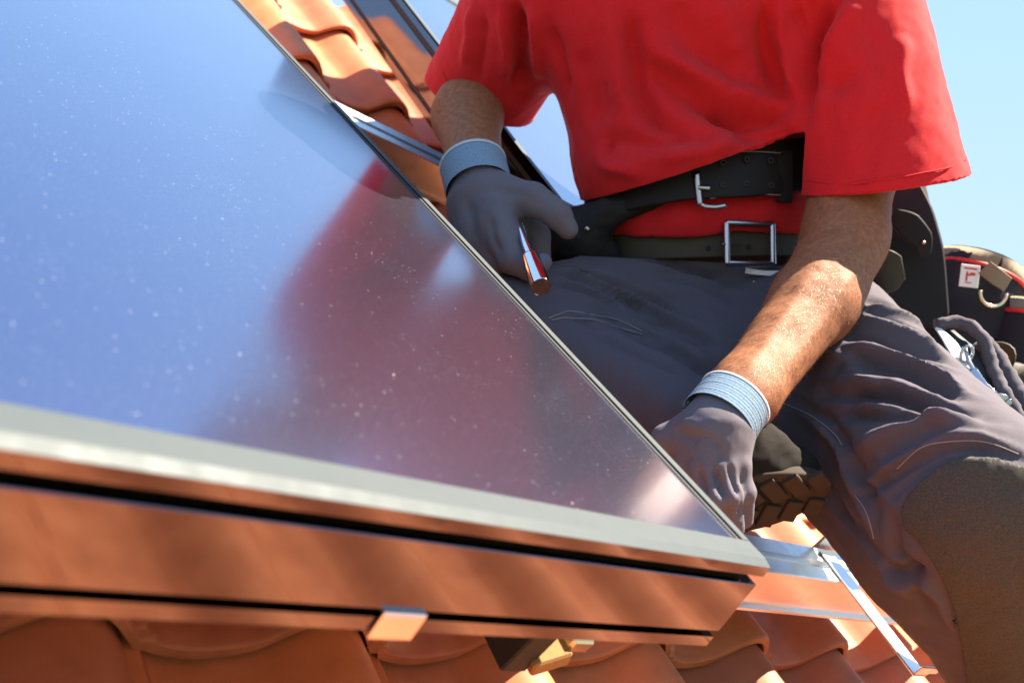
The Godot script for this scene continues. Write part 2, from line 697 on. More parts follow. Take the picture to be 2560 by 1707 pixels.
# keeps the part of a surface where g > 0, cut cleanly
func cut(s: Array, g: Callable) -> Array:
	var v: PackedVector3Array = s[0]
	var ix: PackedInt32Array = s[1]
	var val := PackedFloat32Array()
	for p in v: val.append(g.call(p))
	var nv := PackedVector3Array()
	var map := {}
	var out := PackedInt32Array()
	# lambdas hold packed arrays by value, so work on one shared holder
	var box := [nv]
	var keep := func(i: int) -> int:
		if not map.has(i):
			map[i] = box[0].size()
			box[0].append(v[i])
		return map[i]
	var mid := func(i: int, j: int) -> int:
		var key := Vector2i(mini(i, j), maxi(i, j))
		if not map.has(key):
			map[key] = box[0].size()
			box[0].append(v[i].lerp(v[j], val[i] / (val[i] - val[j])))
		return map[key]
	for k in range(0, ix.size(), 3):
		var t := [ix[k], ix[k + 1], ix[k + 2]]
		var c := 0
		for j in 3: c += 1 if val[t[j]] > 0.0 else 0
		if c == 0: continue
		if c == 3:
			out.append_array([keep.call(t[0]), keep.call(t[1]), keep.call(t[2])])
			continue
		var r := 0
		for j in 3:
			if (val[t[j]] > 0.0) == (c == 1): r = j
		var a: int = t[r]
		var b: int = t[(r + 1) % 3]
		var d: int = t[(r + 2) % 3]
		if c == 1:
			out.append_array([keep.call(a), mid.call(a, b), mid.call(a, d)])
		else:
			var m1: int = mid.call(a, b)
			var m2: int = mid.call(a, d)
			var kb: int = keep.call(b)
			var kd: int = keep.call(d)
			out.append_array([m1, kb, kd, m1, kd, m2])
	return [box[0], out]

# gives an open sheet an edge of thickness t, turned inwards
func rim(s: Array, t: float) -> Array:
	var v: PackedVector3Array = s[0]
	var ix: PackedInt32Array = s[1]
	var n := normals_of(v, ix)
	var count := {}
	for k in range(0, ix.size(), 3):
		for j in 3:
			var a := ix[k + j]
			var b := ix[k + (j + 1) % 3]
			var key := Vector2i(mini(a, b), maxi(a, b))
			if count.has(key): count[key] = null
			else: count[key] = Vector2i(a, b)
	var down := {}
	for key in count:
		if count[key] == null: continue
		var e: Vector2i = count[key]
		for q in [e.x, e.y]:
			if not down.has(q):
				down[q] = v.size()
				v.append(v[q] - n[q] * t)
		ix.append_array([e.y, e.x, down[e.x], e.y, down[e.x], down[e.y]])
	return [v, ix]

# nearest point of a surface, lifted a little
func snap(s: Array, p: Vector3, lift := 0.0006) -> Vector3:
	var best := 1e9
	var at := 0
	var v: PackedVector3Array = s[0]
	for k in v.size():
		var d := v[k].distance_squared_to(p)
		if d < best:
			best = d
			at = k
	var n := Vector3.ZERO
	var ix: PackedInt32Array = s[1]
	for k in range(0, ix.size(), 3):
		if ix[k] == at or ix[k + 1] == at or ix[k + 2] == at: n += (v[ix[k + 1]] - v[ix[k]]).cross(v[ix[k + 2]] - v[ix[k]])
	return v[at] + n.normalized() * lift

func worn(called: String, s: Array, m: Material, parent: Node3D) -> MeshInstance3D:
	var o := part(called, smooth_mesh(s[0], s[1]), m, parent)
	var up := Vector3.ZERO
	var q: Node = parent
	while q != self:
		up += q.position
		q = q.get_parent()
	o.position = -up
	return o

func plane_side(p0: Vector3, n: Vector3) -> Callable:
	return func(p: Vector3) -> float: return -(p - p0).dot(n)

# tube through rings: [[centre, radius], ...], side vectors follow the axis
func tube(pts: Array, rad: Array, seg := 16, close := true, squash := 1.0, ref := Vector3.UP) -> Array:
	var v := PackedVector3Array()
	var ix := PackedInt32Array()
	var n := pts.size()
	var prev := Vector3.ZERO
	for k in n:
		var d: Vector3 = ((pts[mini(k + 1, n - 1)] as Vector3) - (pts[maxi(k - 1, 0)] as Vector3)).normalized()
		var x := prev
		if k == 0:
			x = ref - d * ref.dot(d)
			if x.length() < 0.05: x = Vector3.RIGHT - d * d.x
		x = (x - d * x.dot(d)).normalized()
		prev = x
		var y := d.cross(x)
		for j in seg:
			var a := TAU * j / seg
			v.append(pts[k] + (x * cos(a) * squash + y * sin(a)) * rad[k])
	for k in n - 1:
		for j in seg:
			var a := k * seg + j
			var b := k * seg + (j + 1) % seg
			ix.append_array([a, b, b + seg, a, b + seg, a + seg])
	if close:
		var c0 := v.size()
		v.append(pts[0])
		v.append(pts[n - 1])
		for j in seg:
			ix.append_array([c0, (j + 1) % seg, j])
			ix.append_array([c0 + 1, (n - 1) * seg + j, (n - 1) * seg + (j + 1) % seg])
	return [v, ix]

func arc_points(pts: Array, n: int) -> Array:
	var c := Curve3D.new()
	for k in pts.size():
		var a: Vector3 = pts[maxi(k - 1, 0)]
		var b: Vector3 = pts[mini(k + 1, pts.size() - 1)]
		c.add_point(pts[k], -(b - a) / 6.0, (b - a) / 6.0)
	c.bake_interval = 0.002
	var L := c.get_baked_length()
	var out := []
	for k in n: out.append(c.sample_baked(L * k / (n - 1), true))
	return out

# a band round the waist: centre, half width, half depth, up; heights (top, bottom) by angle
func band(c: Vector3, hw: float, hd: float, up: Vector3, a0: float, a1: float, h: float, th: float, bulge: float, rise: Callable, seg := 72) -> Array:
	var lx := Vector3(0.8151, 0.2187, 0.5365)
	var fz := Vector3(-0.5317, -0.0856, 0.8426)
	var v := PackedVector3Array()
	var ix := PackedInt32Array()
	var prof := [[-1.0, 0.0], [-0.97, 0.6], [-0.9, 0.9], [-0.5, 1.0], [0.0, 1.0], [0.5, 1.0], [0.9, 0.9], [0.97, 0.6], [1.0, 0.0], [0.9, -0.3], [-0.9, -0.3]]
	var np := prof.size()
	for k in seg + 1:
		var a := lerpf(a0, a1, float(k) / seg)
		var o := lx * sin(a) * hw + fz * cos(a) * hd
		var out := (lx * sin(a) / hw + fz * cos(a) / hd).normalized()
		var r: Vector2 = rise.call(a)
		for q in prof:
			var b: float = bulge * (1.0 - q[0] * q[0]) if q[1] > 0.0 else 0.0
			v.append(c + o + out * (q[1] * th + b) + up * (r.x + q[0] * h * 0.5 * r.y))
	for k in seg:
		for j in np:
			var a := k * np + j
			var b := k * np + (j + 1) % np
			ix.append_array([a, a + np, b + np, a, b + np, b])
	return [v, ix]

var trouser_surface := []

# ------------------------------------------------------------------ the worker
func cloth(col: Color, weave: float, rough := 0.9, sheen := 0.3, spread := 0.12) -> StandardMaterial3D:
	var m := std(Color.WHITE, rough, 0.0, 0.3)
	var l := col.srgb_to_linear()
	var a := 1.0 - spread
	var b := 1.0 + spread
	m.albedo_texture = noise_tex(512, 0.05, Color(l.r * a, l.g * a, l.b * a).linear_to_srgb(), Color(l.r * b, l.g * b, l.b * b).linear_to_srgb(), 31, 5)
	m.normal_enabled = true
	m.normal_texture = noise_tex(512, 0.16, Color.BLACK, Color.WHITE, 33, 3, 3.0)
	m.normal_scale = 0.35
	triplanar(m, weave)
	m.rim_enabled = true
	m.rim = sheen
	m.rim_tint = 0.5
	return m

func person():
	M.piping = std(lin(0.55, 0.02, 0.02), 0.5)
	M.shirt = cloth(lin(0.50, 0.013, 0.018), 9.0, 0.9, 0.12)
	M.trousers = cloth(lin(0.078, 0.067, 0.082), 12.0, 0.85, 0.08)
	M.pad = cloth(lin(0.062, 0.056, 0.047), 14.0, 0.95, 0.08, 0.45)
	M.glove = cloth(lin(0.120, 0.104, 0.125), 16.0, 0.85, 0.08)
	M.cuff = cloth(lin(0.18, 0.26, 0.35), 14.0, 0.9, 0.1, 0.4)
	M.cuff_edge = cloth(lin(0.42, 0.46, 0.5), 14.0, 0.9, 0.1)
	var sk := std(Color.WHITE, 0.62, 0.0, 0.3)
	sk.albedo_texture = noise_tex(512, 0.03, lin(0.16, 0.058, 0.026), lin(0.33, 0.145, 0.075), 41, 6)
	sk.normal_enabled = true
	sk.normal_texture = noise_tex(512, 0.12, Color.BLACK, Color.WHITE, 42, 4, 4.0)
	sk.normal_scale = 0.4
	sk.subsurf_scatter_enabled = true
	sk.subsurf_scatter_strength = 0.15
	triplanar(sk, 7.0)
	M.skin = sk
	M.leather = std(lin(0.014, 0.0125, 0.0135), 0.62, 0.0, 0.3)
	M.leather.normal_enabled = true
	M.leather.normal_texture = noise_tex(512, 0.06, Color.BLACK, Color.WHITE, 44, 4, 3.0)
	M.leather.normal_scale = 0.3
	triplanar(M.leather, 12.0)
	M.olive = std(lin(0.05, 0.041, 0.029), 0.65, 0.0, 0.3)
	M.olive.normal_enabled = true
	M.olive.normal_texture = M.leather.normal_texture
	M.olive.normal_scale = 0.4
	triplanar(M.olive, 12.0)
	M.steel = std(lin(0.42, 0.42, 0.44), 0.25, 1.0)
	M.rubber = cloth(lin(0.045, 0.032, 0.023), 14.0, 0.8, 0.0)
	M.boot = cloth(lin(0.016, 0.013, 0.011), 10.0, 0.95, 0.0)
	M.arm_hair = std(lin(0.50, 0.33, 0.17), 0.5)
	M.hair = std(lin(0.12, 0.07, 0.035), 0.6)

	var man := thing("person", "person in red t-shirt, grey work trousers and gloves kneeling over the panel edge", "person", Vector3(1.0136, 6.5633, -0.8297))
	# body: arms, trunk, head
	var st := SurfaceTool.new()
	var sv := PackedVector3Array()
	var si := PackedInt32Array()
	var al := solid([130, 0.0045, [
		[Vector3(1.2300, 7.2882, -0.7205), 0.0480, Vector3(1.2358, 6.9952, -0.6701), 0.0560, Vector3(1.0000, 0.0000, 0.0000), 1.00],
		[Vector3(1.2358, 6.9952, -0.6701), 0.0560, Vector3(1.2000, 6.8935, -0.6466), 0.0520, Vector3(1.0000, 0.0000, 0.0000), 1.00],
		[Vector3(1.2012, 6.8885, -0.6463), 0.0500, Vector3(1.1251, 6.7830, -0.6351), 0.0495, Vector3(1.0000, 0.0000, 0.0000), 1.00],
		[Vector3(1.1251, 6.7830, -0.6351), 0.0475, Vector3(0.9864, 6.6443, -0.6211), 0.0375, Vector3(1.0000, 0.0000, 0.0000), 1.00],
		[Vector3(0.9864, 6.6443, -0.6211), 0.0360, Vector3(0.9637, 6.6281, -0.6183), 0.0345, Vector3(1.0000, 0.0000, 0.0000), 1.00],
		[Vector3(1.2200, 6.8942, -0.6408), 0.0320, Vector3(1.1478, 6.7944, -0.6246), 0.0340, Vector3(1.0000, 0.0000, 0.0000), 1.00]]])
	crease(al, [
		[[Vector3(1.1026, 6.8372, -0.6273), Vector3(1.0474, 6.7630, -0.6164), Vector3(0.9817, 6.6915, -0.6070), Vector3(0.9406, 6.6478, -0.5991)], 0.0070, 0.0022],
		[[Vector3(1.1476, 6.8503, -0.5943), Vector3(1.0944, 6.7760, -0.5872), Vector3(1.0375, 6.7055, -0.5859), Vector3(0.9760, 6.6478, -0.5810)], 0.0100, 0.0025],
		[[Vector3(1.1172, 6.8414, -0.6092), Vector3(1.0623, 6.7625, -0.5989), Vector3(1.0010, 6.6922, -0.5933)], 0.0090, -0.0025],
		[[Vector3(1.1559, 6.8753, -0.6867), Vector3(1.1267, 6.8705, -0.6455), Vector3(1.1411, 6.8847, -0.6229)], 0.0080, -0.0040]])
	ruffle(al, 3, 22.0, 0.0018)
	for s in [al, solid([130, 0.0045, [
		[Vector3(0.9504, 7.2227, -1.0249), 0.0600, Vector3(1.0249, 7.1331, -1.2236), 0.0520, Vector3(1.0000, 0.0000, 0.0000), 1.00],
		[Vector3(1.0280, 7.1351, -1.2273), 0.0520, Vector3(0.9544, 7.0146, -1.1453), 0.0500, Vector3(1.0000, 0.0000, 0.0000), 1.00],
		[Vector3(0.9544, 7.0146, -1.1453), 0.0490, Vector3(0.8994, 6.8997, -1.0366), 0.0360, Vector3(1.0000, 0.0000, 0.0000), 1.00],
		[Vector3(0.8994, 6.8997, -1.0366), 0.0350, Vector3(0.8973, 6.8869, -1.0269), 0.0340, Vector3(1.0000, 0.0000, 0.0000), 1.00]]]), solid([60, 0.011, [
		[Vector3(1.2598, 6.9508, -0.9106), 0.1150, Vector3(1.1928, 7.0154, -0.9082), 0.1250, Vector3(-0.5317, -0.0856, 0.8426), 1.25],
		[Vector3(1.1928, 7.0154, -0.9082), 0.1350, Vector3(1.1104, 7.1933, -0.9141), 0.1650, Vector3(-0.5317, -0.0856, 0.8426), 1.40],
		[Vector3(0.9942, 7.2117, -0.9834), 0.0750, Vector3(1.1748, 7.2577, -0.7669), 0.0750, Vector3(1.0000, 0.0000, 0.0000), 1.00],
		[Vector3(1.0581, 7.2359, -0.8870), 0.0750, Vector3(0.9703, 7.2972, -0.8489), 0.0580, Vector3(1.0000, 0.0000, 0.0000), 1.00]]]), solid([90, 0.007, [
		[Vector3(0.9918, 7.2773, -0.8597), 0.0560, Vector3(0.9467, 7.3209, -0.8395), 0.0560, Vector3(1.0000, 0.0000, 0.0000), 1.00],
		[Vector3(0.9223, 7.3853, -0.8374), 0.0920, Vector3(0.9224, 7.4171, -0.8456), 0.0940, Vector3(1.0000, 0.0000, 0.0000), 1.00],
		[Vector3(0.8942, 7.3180, -0.8069), 0.0620, Vector3(0.8792, 7.2753, -0.7871), 0.0400, Vector3(1.0000, 0.0000, 0.0000), 1.00],
		[Vector3(0.8636, 7.3129, -0.7842), 0.0100, Vector3(0.8547, 7.2903, -0.7731), 0.0140, Vector3(1.0000, 0.0000, 0.0000), 1.00],
		[Vector3(0.9009, 7.3675, -0.8763), 0.0140, Vector3(0.9045, 7.3523, -0.8756), 0.0120, Vector3(1.0000, 0.0000, 0.0000), 1.00],
		[Vector3(0.9700, 7.3918, -0.8173), 0.0140, Vector3(0.9736, 7.3764, -0.8166), 0.0120, Vector3(1.0000, 0.0000, 0.0000), 1.00],
		[Vector3(0.8561, 7.3319, -0.8065), 0.0240, Vector3(0.8848, 7.3415, -0.7805), 0.0240, Vector3(1.0000, 0.0000, 0.0000), 1.00]]])]:
		relax(s, 1)
		var o := sv.size()
		sv.append_array(s[0])
		for q in s[1]: si.append(q + o)
	var bo := worn("body", [sv, si], M.skin, man)
	var hn := normals_of(al[0], al[1])
	var hr := RandomNumberGenerator.new()
	hr.seed = 91
	var hst := new_st()
	var fore: Vector3 = (Vector3(0.9864, 6.6443, -0.6211) - Vector3(1.1949, 6.8758, -0.6478)).normalized()
	for q in 9000:
		var t: int = hr.randi() % int(al[1].size() / 3)
		var ia: int = al[1][t * 3]
		var p: Vector3 = al[0][ia].lerp(al[0][al[1][t * 3 + 1]], hr.randf()).lerp(al[0][al[1][t * 3 + 2]], hr.randf() * 0.5)
		if (p - Vector3(1.1964, 6.9086, -0.6473)).dot(fore) < 0.0 or (p - Vector3(0.9797, 6.6407, -0.6214)).dot(fore) > 0.0: continue
		var nn := hn[ia]
		var dir := (fore + nn * hr.randf_range(0.15, 0.6) + fore.cross(nn) * hr.randf_range(-0.6, 0.6)).normalized()
		var sd := dir.cross(nn).normalized() * 0.00016
		var L := hr.randf_range(0.004, 0.010)
		tri(hst, p - sd, p + sd, p + dir * L)
	worn_mesh("arm_hair", hst.commit(), M.arm_hair, bo).set_meta("kind", "stuff")
	worn("hair", solid([110, 0.007, [
		[Vector3(0.9301, 7.4054, -0.8472), 0.0940, Vector3(0.9281, 7.4355, -0.8535), 0.0960, Vector3(1.0000, 0.0000, 0.0000), 1.00],
		[Vector3(0.9609, 7.4026, -0.8669), 0.0800, Vector3(0.9728, 7.3880, -0.8721), 0.0600, Vector3(1.0000, 0.0000, 0.0000), 1.00]]]), M.hair, man)
	for q in [Vector3(0.8519, 7.3146, -0.7955), Vector3(0.8764, 7.3230, -0.7739)]:
		worn("eye", solid([400.0, 0.0025, [[q, 0.0125, q + Vector3(0.0005, 0, 0), 0.0125, Vector3.RIGHT, 1.0]]]), M.cuff_edge, bo)
	worn("mouth", line_tube([Vector3(0.8449, 7.2623, -0.7753), Vector3(0.8488, 7.2586, -0.7621), Vector3(0.8630, 7.2684, -0.7590)], 0.004, 8, 10), M.piping, bo)
	print("body ", Time.get_ticks_msec())

	# t-shirt: trunk and two sleeves, cut at the hems
	var sh := solid([55, 0.0055, [
		[Vector3(1.2522, 6.9101, -0.8974), 0.1580, Vector3(1.1851, 7.0120, -0.9023), 0.1600, Vector3(-0.5317, -0.0856, 0.8426), 1.28],
		[Vector3(1.1851, 7.0120, -0.9023), 0.1600, Vector3(1.1030, 7.1887, -0.9080), 0.2000, Vector3(-0.5317, -0.0856, 0.8426), 1.40],
		[Vector3(1.0174, 7.2183, -0.9592), 0.1050, Vector3(1.1405, 7.2479, -0.8028), 0.1050, Vector3(1.0000, 0.0000, 0.0000), 1.00],
		[Vector3(1.0638, 6.9717, -0.9237), 0.0520, Vector3(1.1102, 6.9770, -0.8481), 0.0600, Vector3(1.0000, 0.0000, 0.0000), 1.00],
		[Vector3(1.1102, 6.9770, -0.8481), 0.0600, Vector3(1.1915, 7.0454, -0.7758), 0.0600, Vector3(1.0000, 0.0000, 0.0000), 1.00],
		[Vector3(1.1955, 7.2694, -0.7156), 0.0980, Vector3(1.2656, 6.9414, -0.6292), 0.1140, Vector3(1.0000, 0.0000, 0.0000), 1.00],
		[Vector3(0.9415, 7.2113, -1.0217), 0.0950, Vector3(1.0193, 7.0587, -1.2148), 0.0900, Vector3(1.0000, 0.0000, 0.0000), 1.00]]])
	relax(sh, 2)
	crease(sh, [
		[[Vector3(0.9467, 7.1466, -0.8694), Vector3(0.9667, 7.1076, -0.8710), Vector3(0.9873, 7.0745, -0.8738), Vector3(1.0079, 7.0398, -0.8740), Vector3(1.0219, 7.0183, -0.8642), Vector3(1.0332, 6.9990, -0.8423), Vector3(1.0435, 6.9928, -0.8190)], 0.0130, -0.0230],
		[[Vector3(0.9413, 7.1304, -0.8863), Vector3(0.9682, 7.0872, -0.8904), Vector3(0.9974, 7.0379, -0.8934), Vector3(1.0147, 7.0035, -0.8797)], 0.0140, 0.0108],
		[[Vector3(0.9938, 7.0776, -0.8639), Vector3(1.0290, 7.0589, -0.8353), Vector3(1.0643, 7.0419, -0.8062), Vector3(1.0807, 7.0336, -0.7886), Vector3(1.1109, 7.0320, -0.7618)], 0.0140, -0.0189],
		[[Vector3(1.0656, 7.0325, -0.8039), Vector3(1.1035, 7.0322, -0.7690), Vector3(1.1262, 7.0367, -0.7485), Vector3(1.1357, 7.0526, -0.7304)], 0.0150, -0.0297],
		[[Vector3(0.9873, 7.0932, -0.8560), Vector3(1.0470, 7.0768, -0.8140), Vector3(1.1043, 7.0591, -0.7746), Vector3(1.1290, 7.0548, -0.7480)], 0.0180, 0.0175],
		[[Vector3(0.8798, 7.1362, -1.0117), Vector3(0.9172, 7.0998, -1.0241), Vector3(0.9626, 7.0677, -1.0532), Vector3(0.9862, 7.0506, -1.0756)], 0.0140, -0.0324],
		[[Vector3(0.9836, 7.0650, -1.0528), Vector3(0.9361, 7.0928, -1.0151), Vector3(0.8922, 7.1359, -0.9796)], 0.0120, 0.0162],
		[[Vector3(0.9193, 7.1154, -0.9764), Vector3(0.9429, 7.0922, -0.9743), Vector3(0.9707, 7.0602, -0.9755), Vector3(0.9907, 7.0377, -0.9825)], 0.0100, -0.0121],
		[[Vector3(0.8747, 7.1425, -1.0868), Vector3(0.8936, 7.1020, -1.1011), Vector3(0.9132, 7.0684, -1.1277)], 0.0090, 0.0081],
		[[Vector3(0.8793, 7.1280, -1.0621), Vector3(0.9054, 7.0898, -1.0832), Vector3(0.9363, 7.0473, -1.1173)], 0.0080, -0.0095],
		[[Vector3(0.8793, 7.1336, -1.0298), Vector3(0.9172, 7.0921, -1.0454), Vector3(0.9567, 7.0566, -1.0753)], 0.0090, 0.0121],
		[[Vector3(1.0744, 7.1822, -0.7443), Vector3(1.0998, 7.1463, -0.7542), Vector3(1.1287, 7.1120, -0.7547), Vector3(1.1358, 7.0606, -0.7260)], 0.0110, -0.0175],
		[[Vector3(1.0824, 7.1839, -0.7332), Vector3(1.1126, 7.1495, -0.7380), Vector3(1.1306, 7.1063, -0.7253), Vector3(1.1348, 7.0664, -0.7088)], 0.0120, 0.0121],
		[[Vector3(1.1002, 7.1809, -0.7161), Vector3(1.1170, 7.1417, -0.7038), Vector3(1.1223, 7.1148, -0.6950)], 0.0070, -0.0135],
		[[Vector3(1.1151, 7.1888, -0.6628), Vector3(1.1159, 7.1559, -0.6795), Vector3(1.1191, 7.1318, -0.6923), Vector3(1.1260, 7.0994, -0.7000), Vector3(1.1390, 7.0334, -0.6966)], 0.0120, -0.0324],
		[[Vector3(1.1020, 7.1895, -0.6984), Vector3(1.1134, 7.1604, -0.6925), Vector3(1.1187, 7.1349, -0.6920)], 0.0060, -0.0108],
		[[Vector3(1.1286, 7.1852, -0.6386), Vector3(1.1194, 7.1464, -0.6607), Vector3(1.1223, 7.1113, -0.6730)], 0.0140, 0.0095],
		[[Vector3(1.0056, 6.9711, -0.9347), Vector3(1.0153, 6.9750, -0.8873), Vector3(1.0346, 6.9730, -0.8344), Vector3(1.0629, 6.9856, -0.7926)], 0.0140, -0.0135],
		[[Vector3(1.0095, 6.9517, -0.9260), Vector3(1.0201, 6.9395, -0.9035), Vector3(1.0365, 6.9372, -0.8677)], 0.0100, 0.0108],
		[[Vector3(1.0136, 6.9442, -0.9205), Vector3(1.0100, 6.9589, -0.9070), Vector3(1.0059, 6.9748, -0.9110)], 0.0070, -0.0095],
		[[Vector3(1.0933, 7.0066, -0.7726), Vector3(1.1251, 7.0083, -0.7493), Vector3(1.1461, 7.0182, -0.7094)], 0.0100, -0.0162],
		[[Vector3(1.0341, 6.9569, -0.8436), Vector3(1.0578, 6.9675, -0.7981), Vector3(1.1029, 6.9984, -0.7646)], 0.0120, 0.0135],
		[[Vector3(0.9494, 7.0863, -0.9377), Vector3(0.9824, 7.0425, -0.9330), Vector3(1.0032, 6.9914, -0.9163)], 0.0180, -0.0095],
		[[Vector3(0.9829, 7.1526, -0.8237), Vector3(1.0036, 7.1255, -0.8196), Vector3(1.0467, 7.0979, -0.8047), Vector3(1.0924, 7.0863, -0.7813)], 0.0200, -0.0095],
		[[Vector3(1.0282, 7.1667, -0.7817), Vector3(1.0550, 7.1372, -0.7805), Vector3(1.0896, 7.1072, -0.7774)], 0.0180, 0.0095],
		[[Vector3(1.1288, 7.0842, -0.6943), Vector3(1.1291, 7.0740, -0.6590), Vector3(1.1371, 7.0838, -0.6265)], 0.0140, -0.0068],
		[[Vector3(1.1707, 7.1534, -0.5942), Vector3(1.1647, 7.0957, -0.5882), Vector3(1.1727, 7.0333, -0.5721)], 0.0120, 0.0081],
		[[Vector3(1.1455, 7.0530, -0.6096), Vector3(1.1533, 7.0022, -0.6001), Vector3(1.1533, 6.9553, -0.6032)], 0.0140, -0.0054],
		[[Vector3(1.1001, 7.0348, -0.7720), Vector3(1.1020, 6.9922, -0.7667), Vector3(1.1059, 6.9537, -0.7758)], 0.0051, -0.0010],
		[[Vector3(1.0376, 7.0224, -0.8364), Vector3(1.0526, 7.0079, -0.8100), Vector3(1.0726, 7.0019, -0.7856)], 0.0072, 0.0002],
		[[Vector3(1.0156, 7.1039, -0.8231), Vector3(1.0534, 7.0921, -0.8019), Vector3(1.0952, 7.0844, -0.7817)], 0.0080, -0.0052],
		[[Vector3(0.9808, 7.0726, -0.8834), Vector3(0.9901, 7.0518, -0.8923), Vector3(1.0017, 7.0301, -0.8934)], 0.0089, 0.0034],
		[[Vector3(1.0109, 7.0712, -0.8481), Vector3(1.0208, 7.0377, -0.8560), Vector3(1.0289, 7.0011, -0.8519)], 0.0089, -0.0039],
		[[Vector3(1.0134, 7.0302, -0.8732), Vector3(1.0259, 7.0162, -0.8578), Vector3(1.0367, 7.0112, -0.8365)], 0.0062, 0.0005],
		[[Vector3(1.0251, 7.0476, -0.8470), Vector3(1.0443, 7.0396, -0.8266), Vector3(1.0635, 7.0364, -0.8052)], 0.0078, -0.0040],
		[[Vector3(1.0838, 7.0911, -0.7862), Vector3(1.0890, 7.0727, -0.7872), Vector3(1.0851, 7.0520, -0.7894)], 0.0084, -0.0058],
		[[Vector3(1.0271, 7.0029, -0.8562), Vector3(1.0341, 6.9937, -0.8368), Vector3(1.0436, 6.9940, -0.8187)], 0.0088, -0.0039],
		[[Vector3(1.0937, 7.0394, -0.7803), Vector3(1.1091, 7.0217, -0.7626), Vector3(1.1290, 7.0059, -0.7486)], 0.0081, -0.0048],
		[[Vector3(1.1156, 7.1068, -0.7658), Vector3(1.1165, 7.0854, -0.7690), Vector3(1.1154, 7.0617, -0.7659)], 0.0074, 0.0039],
		[[Vector3(1.0108, 6.9964, -0.8907), Vector3(1.0267, 6.9804, -0.8551), Vector3(1.0422, 6.9694, -0.8191)], 0.0082, 0.0008],
		[[Vector3(1.1075, 7.0847, -0.7751), Vector3(1.1353, 7.0751, -0.7380), Vector3(1.1340, 7.0509, -0.6841)], 0.0066, -0.0034],
		[[Vector3(1.1028, 7.0496, -0.7751), Vector3(1.1137, 7.0386, -0.7606), Vector3(1.1203, 7.0198, -0.7518)], 0.0051, -0.0007],
		[[Vector3(0.9749, 7.0599, -0.9202), Vector3(0.9912, 7.0280, -0.9299), Vector3(1.0022, 6.9952, -0.9449)], 0.0054, -0.0013],
		[[Vector3(0.9416, 7.0934, -0.9896), Vector3(0.9602, 7.0727, -0.9437), Vector3(0.9830, 7.0527, -0.9049)], 0.0057, -0.0004],
		[[Vector3(1.0642, 7.0578, -0.8061), Vector3(1.0888, 7.0478, -0.7865), Vector3(1.1043, 7.0258, -0.7666)], 0.0055, 0.0029],
		[[Vector3(1.0225, 7.0843, -0.8284), Vector3(1.0381, 7.0718, -0.8210), Vector3(1.0556, 7.0641, -0.8107)], 0.0081, 0.0034],
		[[Vector3(1.0002, 6.9981, -0.9350), Vector3(1.0084, 6.9659, -0.9073), Vector3(1.0260, 6.9465, -0.8792)], 0.0062, 0.0000],
		[[Vector3(1.1168, 7.1001, -0.7659), Vector3(1.1173, 7.0571, -0.7620), Vector3(1.1062, 7.0134, -0.7642)], 0.0064, -0.0041],
		[[Vector3(1.0129, 7.0425, -0.8657), Vector3(1.0279, 7.0250, -0.8513), Vector3(1.0399, 7.0099, -0.8308)], 0.0070, 0.0013],
		[[Vector3(1.0260, 7.0337, -0.8516), Vector3(1.0329, 6.9902, -0.8415), Vector3(1.0436, 6.9490, -0.8300)], 0.0084, 0.0034],
		[[Vector3(1.1286, 7.0151, -0.7473), Vector3(1.1527, 6.9900, -0.7423), Vector3(1.1795, 6.9692, -0.7309)], 0.0083, 0.0041],
		[[Vector3(0.9977, 7.0734, -0.8608), Vector3(1.0151, 7.0490, -0.8567), Vector3(1.0278, 7.0217, -0.8520)], 0.0087, -0.0004],
		[[Vector3(1.0253, 7.0270, -0.8534), Vector3(1.0304, 6.9997, -0.8450), Vector3(1.0297, 6.9721, -0.8480)], 0.0058, 0.0003],
		[[Vector3(0.9825, 7.0509, -0.9114), Vector3(0.9938, 7.0349, -0.9089), Vector3(1.0026, 7.0177, -0.9033)], 0.0059, -0.0054],
		[[Vector3(0.9936, 7.0253, -0.9677), Vector3(1.0018, 6.9928, -0.9430), Vector3(1.0077, 6.9610, -0.9146)], 0.0064, 0.0012],
		[[Vector3(1.0084, 7.1238, -0.8180), Vector3(1.0134, 7.1073, -0.8218), Vector3(1.0215, 7.0919, -0.8252)], 0.0061, -0.0016],
		[[Vector3(1.0454, 7.1024, -0.8023), Vector3(1.0512, 7.0707, -0.8110), Vector3(1.0575, 7.0371, -0.8139)], 0.0062, -0.0005],
		[[Vector3(1.1151, 7.0303, -0.7579), Vector3(1.1426, 7.0046, -0.7382), Vector3(1.1688, 6.9762, -0.7204)], 0.0065, -0.0045],
		[[Vector3(1.0658, 7.0008, -0.7925), Vector3(1.0628, 6.9631, -0.7941), Vector3(1.0749, 6.9307, -0.8023)], 0.0086, -0.0060],
		[[Vector3(1.0040, 7.0251, -0.8949), Vector3(1.0165, 7.0035, -0.8780), Vector3(1.0226, 6.9756, -0.8658)], 0.0073, -0.0014],
		[[Vector3(0.9988, 7.0944, -0.8444), Vector3(1.0181, 7.0724, -0.8408), Vector3(1.0304, 7.0458, -0.8420)], 0.0056, 0.0004],
		[[Vector3(1.0263, 7.0487, -0.8456), Vector3(1.0509, 7.0204, -0.8150), Vector3(1.0737, 6.9918, -0.7835)], 0.0061, -0.0008],
		[[Vector3(1.1444, 7.0087, -0.6190), Vector3(1.1474, 6.9894, -0.6140), Vector3(1.1532, 6.9744, -0.6026)], 0.0076, -0.0005],
		[[Vector3(1.1273, 7.0901, -0.6663), Vector3(1.1333, 7.0637, -0.6425), Vector3(1.1405, 7.0345, -0.6266)], 0.0089, -0.0017],
		[[Vector3(1.1365, 7.0972, -0.6274), Vector3(1.1405, 7.0614, -0.6187), Vector3(1.1441, 7.0261, -0.6161)], 0.0065, 0.0013],
